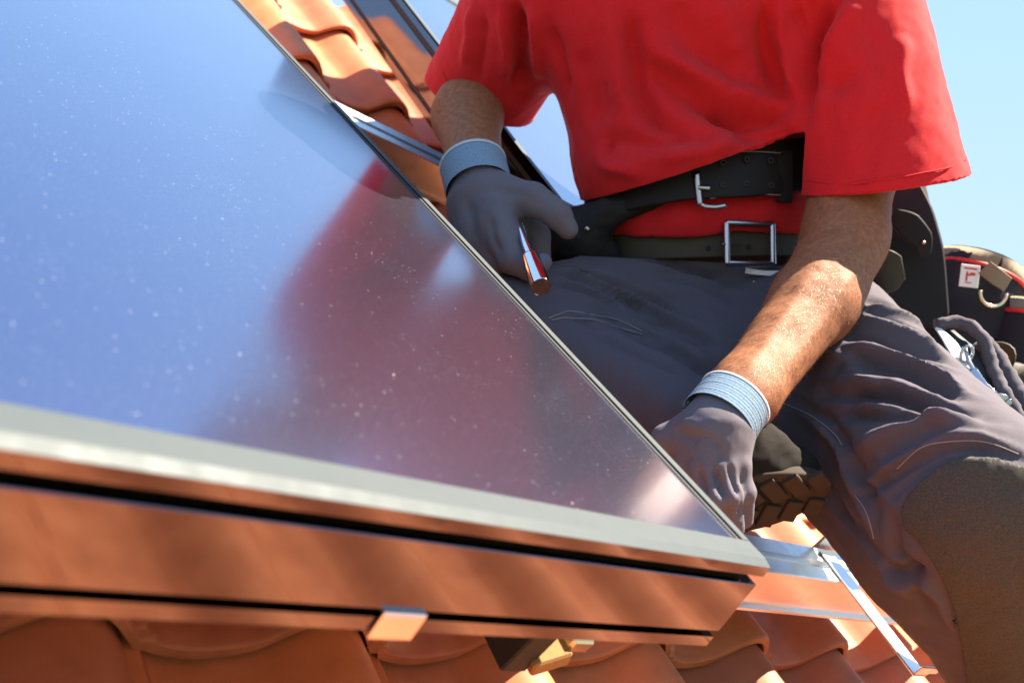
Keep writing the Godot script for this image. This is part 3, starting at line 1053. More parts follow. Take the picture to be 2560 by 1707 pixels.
		[[Vector3(1.1320, 7.0664, -0.6461), Vector3(1.1372, 7.0276, -0.6454), Vector3(1.1447, 6.9897, -0.6337)], 0.0074, 0.0008],
		[[Vector3(1.1184, 7.1394, -0.6773), Vector3(1.1274, 7.0958, -0.6595), Vector3(1.1337, 7.0509, -0.6502)], 0.0082, -0.0034],
		[[Vector3(1.1422, 7.0663, -0.6161), Vector3(1.1444, 7.0294, -0.6151), Vector3(1.1458, 6.9952, -0.6230)], 0.0094, -0.0005],
		[[Vector3(1.1470, 7.0914, -0.6066), Vector3(1.1462, 7.0642, -0.6097), Vector3(1.1501, 7.0372, -0.6023)], 0.0091, 0.0002],
		[[Vector3(1.1410, 7.1461, -0.6194), Vector3(1.1457, 7.1120, -0.6097), Vector3(1.1521, 7.0793, -0.6010)], 0.0073, -0.0025],
		[[Vector3(1.1206, 7.1381, -0.6611), Vector3(1.1267, 7.0977, -0.6598), Vector3(1.1316, 7.0578, -0.6624)], 0.0061, 0.0011],
		[[Vector3(1.1417, 7.0642, -0.6170), Vector3(1.1541, 7.0286, -0.5972), Vector3(1.1691, 6.9981, -0.5737)], 0.0086, 0.0025],
		[[Vector3(1.1506, 7.0522, -0.6019), Vector3(1.1532, 7.0287, -0.5980), Vector3(1.1586, 7.0076, -0.5880)], 0.0092, -0.0031],
		[[Vector3(1.1186, 7.1355, -0.6721), Vector3(1.1219, 7.1144, -0.6700), Vector3(1.1265, 7.0957, -0.6575)], 0.0083, 0.0012]])
	ruffle(sh, 5, 7.0, 0.004, Vector3(1, 0.5, 1))
	ruffle(sh, 6, 20.0, 0.0028, Vector3(1, 0.6, 1), 4)
	var hem_n: Vector3 = (Vector3(1.0550, 6.9227, -0.8918) - Vector3(1.1272, 6.9931, -0.7784)).cross(Vector3(1.0550, 6.9227, -0.8918) - Vector3(1.3123, 7.0778, -1.0053)).normalized()
	sh = cut(sh, func(p): return maxf((p - Vector3(1.0550, 6.9227, -0.8918)).dot(hem_n), -(p - Vector3(1.1816, 7.0554, -0.7411)).dot(Vector3(-0.6773, -0.1943, -0.7096)) if p.y > 6.0 else -1.0))
	sh = cut(sh, func(p): return maxf(-(p - Vector3(1.2713, 6.9931, -0.6352)).dot(Vector3(0.4695, -0.9171, 0.0102)), (p - Vector3(1.1769, 6.9727, -0.7329)).dot(Vector3(-0.6773, -0.1943, -0.7096))))
	sh = cut(sh, func(p): return maxf(-(p - Vector3(1.0061, 7.0743, -1.1965)).dot((Vector3(1.0193, 7.0587, -1.2148) - Vector3(0.9415, 7.2113, -1.0217)).normalized() + Vector3(0.0806, -0.3402, 0.0163)), (p - Vector3(1.0001, 7.0155, -1.0428)).dot(Vector3(0.6773, 0.1943, 0.7096))))
	sh = rim(sh, 0.006)
	var shn := worn("t_shirt", sh, M.shirt, man)
	for row in [[Vector3(1.1620, 6.9581, -0.6935), Vector3(1.1528, 6.9506, -0.6614), Vector3(1.1507, 6.9462, -0.6216), Vector3(1.1580, 6.9491, -0.5940), Vector3(1.1699, 6.9559, -0.5695), Vector3(1.1885, 6.9673, -0.5489), Vector3(1.2180, 6.9852, -0.5333), Vector3(1.2608, 7.0093, -0.5317)], [Vector3(0.9129, 7.0695, -1.1705), Vector3(0.9266, 7.0455, -1.1586), Vector3(0.9477, 7.0256, -1.1442), Vector3(0.9669, 7.0194, -1.1319), Vector3(0.9759, 7.0327, -1.1063)]]:
		var on := []
		for q in row: on.append(snap(sh, q))
		worn("hem_stitching", line_tube(on, 0.0011, 6, 40), M.shirt, shn)
	print("shirt ", Time.get_ticks_msec())

	# trousers
	var tr := solid([55, 0.0053, [
		[Vector3(1.2683, 6.9152, -0.9017), 0.1600, Vector3(1.3029, 6.8337, -0.8968), 0.1650, Vector3(-0.5317, -0.0856, 0.8426), 1.35],
		[Vector3(1.2434, 6.8169, -0.9449), 0.1000, Vector3(0.9517, 6.6898, -0.9529), 0.0780, Vector3(1.0000, 0.0000, 0.0000), 1.00],
		[Vector3(0.9535, 6.6821, -0.9526), 0.0720, Vector3(1.0530, 6.5966, -0.6848), 0.0560, Vector3(1.0000, 0.0000, 0.0000), 1.00],
		[Vector3(1.0846, 6.6971, -0.9331), 0.0750, Vector3(1.1678, 6.6739, -0.7980), 0.0850, Vector3(1.0000, 0.0000, 0.0000), 1.00],
		[Vector3(1.3490, 6.8200, -0.8039), 0.1220, Vector3(1.1712, 6.5774, -0.4286), 0.0980, Vector3(1.0000, 0.0000, 0.0000), 1.00],
		[Vector3(1.2966, 6.7412, -0.7995), 0.0900, Vector3(1.2022, 6.5178, -0.4944), 0.0720, Vector3(1.0000, 0.0000, 0.0000), 1.00],
		[Vector3(1.1725, 6.5631, -0.4229), 0.0900, Vector3(1.4614, 6.2938, -0.3854), 0.0700, Vector3(1.0000, 0.0000, 0.0000), 1.00],
		[Vector3(1.2248, 6.5072, -0.4881), 0.0680, Vector3(1.4261, 6.3624, -0.4148), 0.0660, Vector3(1.0000, 0.0000, 0.0000), 1.00],
		[Vector3(1.2040, 6.7792, -0.9271), 0.0850, Vector3(1.2755, 6.7192, -0.7962), 0.1000, Vector3(1.0000, 0.0000, 0.0000), 1.00],
		[Vector3(1.1677, 6.7375, -0.8573), 0.0600, Vector3(1.2007, 6.6665, -0.7667), 0.0700, Vector3(1.0000, 0.0000, 0.0000), 1.00]]])
	relax(tr, 1)
	crease(tr, [
		[[Vector3(1.2151, 6.8133, -0.6310), Vector3(1.2608, 6.8191, -0.5987), Vector3(1.2868, 6.8162, -0.5790), Vector3(1.2730, 6.8037, -0.5468)], 0.0072, -0.0125],
		[[Vector3(1.2071, 6.7903, -0.5863), Vector3(1.2268, 6.7774, -0.5435), Vector3(1.2627, 6.7743, -0.5341)], 0.0072, -0.0125],
		[[Vector3(1.1688, 6.7593, -0.6159), Vector3(1.1689, 6.7485, -0.5553), Vector3(1.1782, 6.7433, -0.5186), Vector3(1.1971, 6.7356, -0.4870)], 0.0090, -0.0175],
		[[Vector3(1.1458, 6.7176, -0.5926), Vector3(1.1452, 6.7134, -0.5143), Vector3(1.1408, 6.7000, -0.4757), Vector3(1.1335, 6.6858, -0.4486)], 0.0099, -0.0200],
		[[Vector3(1.1365, 6.6754, -0.6069), Vector3(1.1203, 6.6816, -0.5166), Vector3(1.1139, 6.6717, -0.4651), Vector3(1.1054, 6.6546, -0.4113)], 0.0108, -0.0225],
		[[Vector3(1.1329, 6.6509, -0.6009), Vector3(1.1058, 6.6542, -0.5020), Vector3(1.0950, 6.6474, -0.4542)], 0.0090, -0.0150],
		[[Vector3(1.1589, 6.7410, -0.6293), Vector3(1.1543, 6.7338, -0.5584), Vector3(1.1547, 6.7246, -0.5199), Vector3(1.1532, 6.7128, -0.4865), Vector3(1.1444, 6.6907, -0.4426)], 0.0090, 0.0125],
		[[Vector3(1.1362, 6.6947, -0.5893), Vector3(1.1239, 6.6871, -0.5148), Vector3(1.1188, 6.6768, -0.4678), Vector3(1.1106, 6.6608, -0.4221)], 0.0090, 0.0150],
		[[Vector3(1.1162, 6.6603, -0.5446), Vector3(1.1043, 6.6570, -0.4887), Vector3(1.0961, 6.6495, -0.4528), Vector3(1.0914, 6.6414, -0.4248)], 0.0081, 0.0125],
		[[Vector3(1.1142, 6.6108, -0.5502), Vector3(1.0968, 6.6264, -0.5048), Vector3(1.0946, 6.6427, -0.4698), Vector3(1.0986, 6.6508, -0.4358), Vector3(1.1068, 6.6494, -0.3910)], 0.0108, 0.0150],
		[[Vector3(1.2063, 6.7997, -0.6138), Vector3(1.2332, 6.7998, -0.5785), Vector3(1.2712, 6.7949, -0.5474)], 0.0072, 0.0100],
		[[Vector3(1.1845, 6.7831, -0.6329), Vector3(1.1894, 6.7748, -0.5812), Vector3(1.1962, 6.7596, -0.5318), Vector3(1.2070, 6.7466, -0.5007)], 0.0090, 0.0125],
		[[Vector3(1.1103, 6.5604, -0.5293), Vector3(1.0817, 6.5868, -0.4845), Vector3(1.0746, 6.6094, -0.4504), Vector3(1.0777, 6.6216, -0.4309), Vector3(1.0860, 6.6280, -0.3985), Vector3(1.1028, 6.6220, -0.3631)], 0.0063, -0.0088],
		[[Vector3(1.1113, 6.5686, -0.5325), Vector3(1.0848, 6.5940, -0.4887), Vector3(1.0797, 6.6172, -0.4553), Vector3(1.0820, 6.6295, -0.4336), Vector3(1.0906, 6.6355, -0.4011), Vector3(1.1047, 6.6293, -0.3684)], 0.0072, 0.0088],
		[[Vector3(1.0800, 6.5664, -0.4816), Vector3(1.0704, 6.5948, -0.4516), Vector3(1.0731, 6.6110, -0.4260), Vector3(1.0820, 6.6200, -0.3984), Vector3(1.0990, 6.6167, -0.3650)], 0.0054, -0.0075],
		[[Vector3(1.1547, 6.6573, -0.6661), Vector3(1.1379, 6.6420, -0.6118), Vector3(1.1232, 6.6108, -0.5697), Vector3(1.1198, 6.5828, -0.5527), Vector3(1.1078, 6.5432, -0.5180), Vector3(1.1071, 6.5179, -0.5036)], 0.0072, 0.0100],
		[[Vector3(1.1503, 6.6642, -0.6522), Vector3(1.1303, 6.6440, -0.5933), Vector3(1.1150, 6.6130, -0.5518), Vector3(1.1077, 6.5838, -0.5332), Vector3(1.0961, 6.5446, -0.5009)], 0.0063, -0.0088],
		[[Vector3(1.1460, 6.5825, -0.6064), Vector3(1.1372, 6.5448, -0.5653), Vector3(1.1211, 6.5160, -0.5241), Vector3(1.1171, 6.4908, -0.4930)], 0.0081, -0.0125],
		[[Vector3(1.1329, 6.5551, -0.5648), Vector3(1.1256, 6.5207, -0.5330), Vector3(1.1196, 6.4920, -0.4988), Vector3(1.1239, 6.4782, -0.4829)], 0.0072, 0.0100],
		[[Vector3(1.0999, 6.5096, -0.4838), Vector3(1.0997, 6.4990, -0.4660), Vector3(1.1059, 6.4878, -0.4507)], 0.0072, -0.0125],
		[[Vector3(1.1200, 6.4866, -0.4937), Vector3(1.1104, 6.4878, -0.4689), Vector3(1.0944, 6.4976, -0.4432)], 0.0072, -0.0112],
		[[Vector3(1.1133, 6.4820, -0.4614), Vector3(1.1317, 6.4646, -0.4493), Vector3(1.1721, 6.4369, -0.4484)], 0.0081, -0.0112],
		[[Vector3(1.1059, 6.4878, -0.4507), Vector3(1.1234, 6.4712, -0.4363), Vector3(1.1617, 6.4440, -0.4347)], 0.0072, 0.0088],
		[[Vector3(1.1260, 6.4797, -0.4976), Vector3(1.1252, 6.4738, -0.4739), Vector3(1.1127, 6.4805, -0.4481)], 0.0090, 0.0125],
		[[Vector3(1.0834, 6.5436, -0.4796), Vector3(1.0936, 6.5153, -0.4776), Vector3(1.1018, 6.5001, -0.4723)], 0.0072, -0.0100],
		[[Vector3(0.9813, 6.7946, -0.9436), Vector3(0.9969, 6.7957, -0.9194), Vector3(1.0234, 6.7890, -0.8886), Vector3(1.0686, 6.7820, -0.8621), Vector3(1.1048, 6.7729, -0.8278), Vector3(1.1274, 6.7624, -0.7845)], 0.0072, -0.0137],
		[[Vector3(0.9524, 6.7763, -0.9217), Vector3(0.9902, 6.7812, -0.9003), Vector3(1.0249, 6.7731, -0.8758), Vector3(1.0629, 6.7646, -0.8539), Vector3(1.0841, 6.7549, -0.8290)], 0.0063, -0.0112],
		[[Vector3(0.9473, 6.7641, -0.9035), Vector3(0.9789, 6.7635, -0.8864), Vector3(1.0191, 6.7575, -0.8675), Vector3(1.0519, 6.7524, -0.8529)], 0.0063, -0.0100],
		[[Vector3(0.9727, 6.7865, -0.9253), Vector3(0.9980, 6.7889, -0.9053), Vector3(1.0281, 6.7816, -0.8796), Vector3(1.0704, 6.7737, -0.8562), Vector3(1.1027, 6.7622, -0.8176)], 0.0054, 0.0075],
		[[Vector3(1.1007, 6.8409, -0.8931), Vector3(1.1345, 6.8391, -0.8626), Vector3(1.1637, 6.8325, -0.8321), Vector3(1.1926, 6.8339, -0.8030)], 0.0090, -0.0175],
		[[Vector3(1.0881, 6.8274, -0.8882), Vector3(1.1294, 6.8250, -0.8561), Vector3(1.1600, 6.8189, -0.8269), Vector3(1.1875, 6.8176, -0.7941)], 0.0081, 0.0100],
		[[Vector3(1.0664, 6.7532, -0.8440), Vector3(1.0906, 6.7473, -0.8125), Vector3(1.1017, 6.7356, -0.7809), Vector3(1.1061, 6.7209, -0.7538)], 0.0108, -0.0175],
		[[Vector3(1.0385, 6.7340, -0.8498), Vector3(1.0677, 6.7237, -0.8170), Vector3(1.0849, 6.7059, -0.7747), Vector3(1.1017, 6.6858, -0.7391)], 0.0108, 0.0100],
		[[Vector3(0.9558, 6.7036, -0.8295), Vector3(0.9749, 6.6888, -0.7906), Vector3(0.9970, 6.6728, -0.7432), Vector3(1.0169, 6.6624, -0.7084)], 0.0090, -0.0112],
		[[Vector3(1.1030, 6.8061, -0.8603), Vector3(1.1427, 6.7977, -0.8196), Vector3(1.1722, 6.7869, -0.7724)], 0.0108, 0.0075],
		[[Vector3(1.1630, 6.7441, -0.6502), Vector3(1.1522, 6.7295, -0.6124), Vector3(1.1442, 6.7194, -0.5768)], 0.0070, 0.0039],
		[[Vector3(1.1701, 6.7447, -0.5406), Vector3(1.1779, 6.7411, -0.5136), Vector3(1.1771, 6.7272, -0.4858)], 0.0067, 0.0007],
		[[Vector3(1.1546, 6.7280, -0.6274), Vector3(1.1471, 6.7216, -0.5963), Vector3(1.1376, 6.7050, -0.5689)], 0.0074, 0.0033],
		[[Vector3(1.1701, 6.7448, -0.5377), Vector3(1.1646, 6.7273, -0.5039), Vector3(1.1763, 6.7224, -0.4761)], 0.0070, -0.0050],
		[[Vector3(1.1353, 6.7037, -0.5487), Vector3(1.1359, 6.7036, -0.5197), Vector3(1.1305, 6.6925, -0.4902)], 0.0053, -0.0003],
		[[Vector3(1.1622, 6.7445, -0.6452), Vector3(1.1486, 6.7221, -0.6032), Vector3(1.1381, 6.7072, -0.5624)], 0.0053, 0.0045],
		[[Vector3(1.1834, 6.7481, -0.5239), Vector3(1.1840, 6.7372, -0.4997), Vector3(1.2082, 6.7368, -0.4843)], 0.0060, 0.0006],
		[[Vector3(1.1532, 6.7205, -0.5107), Vector3(1.1474, 6.7085, -0.4846), Vector3(1.1511, 6.7027, -0.4621)], 0.0069, 0.0044],
		[[Vector3(1.1306, 6.6943, -0.5495), Vector3(1.1210, 6.6823, -0.5101), Vector3(1.1158, 6.6737, -0.4742)], 0.0053, -0.0056],
		[[Vector3(1.1437, 6.7079, -0.6050), Vector3(1.1302, 6.6890, -0.5651), Vector3(1.1176, 6.6743, -0.5263)], 0.0063, -0.0028],
		[[Vector3(1.1361, 6.6986, -0.5831), Vector3(1.1263, 6.6892, -0.5433), Vector3(1.1276, 6.6914, -0.5103)], 0.0076, 0.0034],
		[[Vector3(1.1467, 6.7185, -0.6058), Vector3(1.1416, 6.7121, -0.5807), Vector3(1.1393, 6.7113, -0.5576)], 0.0057, -0.0008],
		[[Vector3(1.1197, 6.6688, -0.5509), Vector3(1.1135, 6.6604, -0.5302), Vector3(1.1100, 6.6628, -0.5104)], 0.0064, 0.0032],
		[[Vector3(1.1390, 6.6784, -0.6153), Vector3(1.1262, 6.6747, -0.5717), Vector3(1.1162, 6.6666, -0.5321)], 0.0055, -0.0038],
		[[Vector3(1.1270, 6.6905, -0.5424), Vector3(1.1202, 6.6804, -0.4999), Vector3(1.1096, 6.6660, -0.4591)], 0.0070, -0.0040],
		[[Vector3(1.1262, 6.6751, -0.5660), Vector3(1.1179, 6.6645, -0.5421), Vector3(1.1113, 6.6598, -0.5182)], 0.0070, 0.0042],
		[[Vector3(1.0963, 6.7875, -0.8506), Vector3(1.1163, 6.7820, -0.8261), Vector3(1.1277, 6.7701, -0.7971)], 0.0055, -0.0047],
		[[Vector3(1.0924, 6.7385, -0.7983), Vector3(1.1071, 6.7263, -0.7603), Vector3(1.1344, 6.7268, -0.7302)], 0.0064, 0.0011],
		[[Vector3(0.9701, 6.6978, -0.8079), Vector3(1.0500, 6.7073, -0.8206), Vector3(1.0763, 6.7072, -0.7888)], 0.0069, 0.0029],
		[[Vector3(0.9442, 6.7214, -0.8577), Vector3(0.9623, 6.7097, -0.8334), Vector3(1.0005, 6.7118, -0.8234)], 0.0059, -0.0040],
		[[Vector3(1.0503, 6.7056, -0.8178), Vector3(1.0635, 6.7044, -0.8049), Vector3(1.0735, 6.7017, -0.7897)], 0.0065, 0.0001],
		[[Vector3(1.0417, 6.7817, -0.8746), Vector3(1.0857, 6.7889, -0.8580), Vector3(1.1184, 6.7880, -0.8314)], 0.0077, 0.0040],
		[[Vector3(0.9485, 6.7267, -0.8609), Vector3(0.9610, 6.7154, -0.8421), Vector3(0.9706, 6.7057, -0.8201)], 0.0054, -0.0002],
		[[Vector3(0.9915, 6.7794, -0.8965), Vector3(1.0193, 6.7702, -0.8763), Vector3(1.0551, 6.7691, -0.8608)], 0.0052, 0.0013],
		[[Vector3(1.0655, 6.7363, -0.8310), Vector3(1.0749, 6.7092, -0.7927), Vector3(1.0921, 6.6935, -0.7557)], 0.0073, -0.0016],
		[[Vector3(1.1017, 6.7542, -0.8059), Vector3(1.1079, 6.7369, -0.7718), Vector3(1.1185, 6.7224, -0.7411)], 0.0075, 0.0009],
		[[Vector3(1.0650, 6.7329, -0.8294), Vector3(1.0851, 6.7246, -0.7939), Vector3(1.1030, 6.7190, -0.7572)], 0.0054, -0.0044],
		[[Vector3(0.9468, 6.7173, -0.8531), Vector3(0.9613, 6.7155, -0.8418), Vector3(0.9744, 6.7123, -0.8293)], 0.0072, -0.0047],
		[[Vector3(0.9352, 6.7602, -0.9048), Vector3(0.9770, 6.7619, -0.8858), Vector3(1.0162, 6.7519, -0.8658)], 0.0068, -0.0029],
		[[Vector3(0.9621, 6.7532, -0.8823), Vector3(0.9870, 6.7533, -0.8746), Vector3(1.0106, 6.7500, -0.8659)], 0.0055, 0.0038],
		[[Vector3(1.0611, 6.7924, -0.8733), Vector3(1.0905, 6.7885, -0.8562), Vector3(1.0993, 6.7692, -0.8282)], 0.0074, -0.0039],
		[[Vector3(1.0427, 6.7754, -0.8691), Vector3(1.0586, 6.7633, -0.8556), Vector3(1.0806, 6.7632, -0.8423)], 0.0070, -0.0036],
		[[Vector3(1.1055, 6.5842, -0.5297), Vector3(1.0854, 6.5625, -0.4911), Vector3(1.0740, 6.5440, -0.4576)], 0.0052, 0.0038],
		[[Vector3(1.1039, 6.6252, -0.5264), Vector3(1.0934, 6.6043, -0.5066), Vector3(1.0827, 6.5847, -0.4868)], 0.0056, 0.0024],
		[[Vector3(1.1208, 6.6061, -0.5644), Vector3(1.1182, 6.5870, -0.5507), Vector3(1.1112, 6.5698, -0.5324)], 0.0057, 0.0038],
		[[Vector3(1.1281, 6.6062, -0.5798), Vector3(1.1124, 6.5828, -0.5402), Vector3(1.0911, 6.5608, -0.5000)], 0.0051, -0.0035],
		[[Vector3(1.1124, 6.6300, -0.5484), Vector3(1.1000, 6.5993, -0.5209), Vector3(1.0897, 6.5675, -0.5001)], 0.0064, -0.0008],
		[[Vector3(1.1139, 6.6036, -0.5489), Vector3(1.0986, 6.5879, -0.5159), Vector3(1.0816, 6.5715, -0.4847)], 0.0056, -0.0015],
		[[Vector3(1.1211, 6.5798, -0.5548), Vector3(1.1107, 6.5591, -0.5292), Vector3(1.1012, 6.5386, -0.5055)], 0.0071, -0.0010],
		[[Vector3(1.1413, 6.5557, -0.5790), Vector3(1.1286, 6.5363, -0.5470), Vector3(1.1192, 6.5151, -0.5205)], 0.0066, -0.0024],
		[[Vector3(1.1922, 6.5616, -0.6639), Vector3(1.1859, 6.5342, -0.6270), Vector3(1.1945, 6.5014, -0.6075)], 0.0062, 0.0037],
		[[Vector3(1.1652, 6.5616, -0.6282), Vector3(1.1487, 6.5428, -0.5855), Vector3(1.1333, 6.5222, -0.5478)], 0.0079, 0.0031]])
	ruffle(tr, 8, 6.0, 0.005)
	ruffle(tr, 9, 22.0, 0.0022, Vector3.ONE, 4)
	tr = cut(tr, plane_side(Vector3(1.1747, 6.8525, -0.8287), Vector3(-0.2662, 0.9686, 0.0593)))
	trouser_surface = tr
	var trn := worn("trousers", tr, M.trousers, man)
	# knee patch: a second layer over the knee and shin, with its own edge
	var edge := PackedVector3Array([Vector3(1.2474, 6.3823, -0.4379), Vector3(1.1971, 6.4195, -0.4297), Vector3(1.1514, 6.4521, -0.4235), Vector3(1.1127, 6.4810, -0.4224), Vector3(1.0861, 6.5062, -0.4299), Vector3(1.0783, 6.5247, -0.4455), Vector3(1.0770, 6.5358, -0.4618), Vector3(1.0742, 6.5510, -0.4646), Vector3(1.0697, 6.5649, -0.4579), Vector3(1.0682, 6.5850, -0.4443), Vector3(1.0702, 6.6021, -0.4277), Vector3(1.0760, 6.6132, -0.4057), Vector3(1.0855, 6.6162, -0.3843), Vector3(1.0980, 6.6122, -0.3611)])
	var pd := [tr[0].duplicate(), tr[1].duplicate()]
	var axis_a := Vector3(1.1725, 6.5631, -0.4229)
	var axis_d: Vector3 = (Vector3(1.4075, 6.3600, -0.3910) - axis_a).normalized()
	var fold_p := edge_fan(edge, Vector3(1.1112, 6.4855, -0.3490))
	pd = cut(pd, fold_p)
	var pn := normals_of(pd[0], pd[1])
	var pv: PackedVector3Array = pd[0]
	for k in pv.size(): pv[k] += pn[k] * 0.0035
	pd[0] = pv
	ruffle(pd, 17, 60.0, 0.0016)
	var pad := worn("knee_patch", rim(pd, 0.005), M.pad, trn)
	pad.set_meta("label", "brown abraded knee patch sewn on the left trouser leg")
	print("trousers ", Time.get_ticks_msec())
	# gloves
	var gl := solid([420, 0.0027, [
		[Vector3(0.9575, 6.6225, -0.6184), 0.0370, Vector3(0.9397, 6.5938, -0.6201), 0.0375, Vector3(1.0000, 0.0000, 0.0000), 1.00],
		[Vector3(0.9296, 6.5843, -0.6319), 0.0300, Vector3(0.9257, 6.5533, -0.6346), 0.0180, Vector3(1.0000, 0.0000, 0.0000), 1.00],
		[Vector3(0.9318, 6.5883, -0.6190), 0.0340, Vector3(0.9204, 6.5543, -0.6112), 0.0180, Vector3(1.0000, 0.0000, 0.0000), 1.00],
		[Vector3(0.9390, 6.5904, -0.6115), 0.0340, Vector3(0.9296, 6.5587, -0.5983), 0.0175, Vector3(1.0000, 0.0000, 0.0000), 1.00],
		[Vector3(0.9518, 6.5907, -0.6087), 0.0300, Vector3(0.9485, 6.5643, -0.5927), 0.0160, Vector3(1.0000, 0.0000, 0.0000), 1.00],
		[Vector3(0.9267, 6.5901, -0.6337), 0.0250, Vector3(0.9160, 6.5774, -0.6610), 0.0165, Vector3(1.0000, 0.0000, 0.0000), 1.00],
		[Vector3(0.9160, 6.5774, -0.6610), 0.0160, Vector3(0.9228, 6.5525, -0.6873), 0.0125, Vector3(1.0000, 0.0000, 0.0000), 1.00],
		[Vector3(0.9252, 6.5553, -0.6347), 0.0142, Vector3(0.9285, 6.5256, -0.6227), 0.0128, Vector3(1.0000, 0.0000, 0.0000), 1.00],
		[Vector3(0.9285, 6.5256, -0.6227), 0.0126, Vector3(0.9574, 6.4930, -0.6214), 0.0105, Vector3(1.0000, 0.0000, 0.0000), 1.00],
		[Vector3(0.9184, 6.5554, -0.6101), 0.0142, Vector3(0.9213, 6.5245, -0.5960), 0.0128, Vector3(1.0000, 0.0000, 0.0000), 1.00],
		[Vector3(0.9213, 6.5245, -0.5960), 0.0126, Vector3(0.9515, 6.4921, -0.5990), 0.0105, Vector3(1.0000, 0.0000, 0.0000), 1.00],
		[Vector3(0.9293, 6.5599, -0.5984), 0.0136, Vector3(0.9347, 6.5301, -0.5844), 0.0122, Vector3(1.0000, 0.0000, 0.0000), 1.00],
		[Vector3(0.9347, 6.5301, -0.5844), 0.0120, Vector3(0.9653, 6.4983, -0.5912), 0.0100, Vector3(1.0000, 0.0000, 0.0000), 1.00],
		[Vector3(0.9483, 6.5651, -0.5927), 0.0130, Vector3(0.9591, 6.5376, -0.5829), 0.0112, Vector3(1.0000, 0.0000, 0.0000), 1.00],
		[Vector3(0.9591, 6.5376, -0.5829), 0.0110, Vector3(0.9839, 6.5095, -0.5920), 0.0092, Vector3(1.0000, 0.0000, 0.0000), 1.00]]])
	relax(gl, 1)
	crease(gl, [
		[[Vector3(0.9014, 6.5858, -0.6412), Vector3(0.9000, 6.5824, -0.6233), Vector3(0.9024, 6.5759, -0.6107)], 0.0060, -0.0040],
		[[Vector3(0.9026, 6.5532, -0.6091), Vector3(0.9074, 6.5287, -0.5976), Vector3(0.9273, 6.5029, -0.5940)], 0.0035, -0.0060],
		[[Vector3(0.9098, 6.5582, -0.5953), Vector3(0.9173, 6.5320, -0.5843), Vector3(0.9405, 6.5057, -0.5861)], 0.0035, -0.0060],
		[[Vector3(0.9201, 6.5633, -0.5841), Vector3(0.9293, 6.5371, -0.5743), Vector3(0.9507, 6.5102, -0.5779)], 0.0035, -0.0060],
		[[Vector3(0.9015, 6.5981, -0.6387), Vector3(0.9007, 6.5950, -0.6174), Vector3(0.9084, 6.5889, -0.5967)], 0.0050, 0.0025],
		[[Vector3(0.9005, 6.5894, -0.6186), Vector3(0.9055, 6.5835, -0.6034), Vector3(0.9145, 6.5758, -0.5931)], 0.0040, -0.0022],
		[[Vector3(0.9098, 6.5830, -0.5964), Vector3(0.9137, 6.5717, -0.5918), Vector3(0.9164, 6.5601, -0.5884)], 0.0040, -0.0020]])
	ruffle(gl, 12, 30.0, 0.0012)
	var g1 := worn("glove", gl, M.glove, man)
	cuff(g1, [Vector3(0.9685, 6.6342, -0.6194), Vector3(0.9456, 6.6052, -0.6206)], [0.0405, 0.0415])
	var gr := solid([300, 0.0029, [
		[Vector3(0.8981, 6.8932, -1.0320), 0.0360, Vector3(0.8974, 6.8579, -1.0109), 0.0410, Vector3(1.0000, 0.0000, 0.0000), 1.00],
		[Vector3(0.8978, 6.8501, -1.0191), 0.0410, Vector3(0.9031, 6.8039, -1.0011), 0.0420, Vector3(1.0000, 0.0000, 0.0000), 1.00],
		[Vector3(0.9039, 6.8594, -0.9970), 0.0380, Vector3(0.9032, 6.8143, -0.9777), 0.0360, Vector3(1.0000, 0.0000, 0.0000), 1.00],
		[Vector3(0.9022, 6.8090, -0.9940), 0.0400, Vector3(0.9034, 6.7762, -0.9634), 0.0300, Vector3(1.0000, 0.0000, 0.0000), 1.00],
		[Vector3(0.9043, 6.8643, -0.9815), 0.0300, Vector3(0.9170, 6.8606, -0.9339), 0.0215, Vector3(1.0000, 0.0000, 0.0000), 1.00],
		[Vector3(0.9170, 6.8606, -0.9339), 0.0210, Vector3(0.9342, 6.8462, -0.9054), 0.0175, Vector3(1.0000, 0.0000, 0.0000), 1.00],
		[Vector3(0.9342, 6.8462, -0.9054), 0.0170, Vector3(0.9483, 6.8305, -0.8943), 0.0140, Vector3(1.0000, 0.0000, 0.0000), 1.00],
		[Vector3(0.8873, 6.8360, -0.9681), 0.0240, Vector3(0.8852, 6.7970, -0.9420), 0.0200, Vector3(1.0000, 0.0000, 0.0000), 1.00],
		[Vector3(0.8852, 6.7970, -0.9420), 0.0195, Vector3(0.8884, 6.7714, -0.9223), 0.0170, Vector3(1.0000, 0.0000, 0.0000), 1.00],
		[Vector3(0.8884, 6.7714, -0.9223), 0.0165, Vector3(0.9028, 6.7640, -0.9022), 0.0145, Vector3(1.0000, 0.0000, 0.0000), 1.00],
		[Vector3(0.9028, 6.7640, -0.9022), 0.0140, Vector3(0.9177, 6.7767, -0.8964), 0.0120, Vector3(1.0000, 0.0000, 0.0000), 1.00],
		[Vector3(0.9437, 6.8471, -0.9882), 0.0220, Vector3(0.9606, 6.8265, -0.9611), 0.0180, Vector3(1.0000, 0.0000, 0.0000), 1.00],
		[Vector3(0.9606, 6.8265, -0.9611), 0.0180, Vector3(0.9669, 6.8004, -0.9526), 0.0150, Vector3(1.0000, 0.0000, 0.0000), 1.00]]])
	relax(gr, 1)
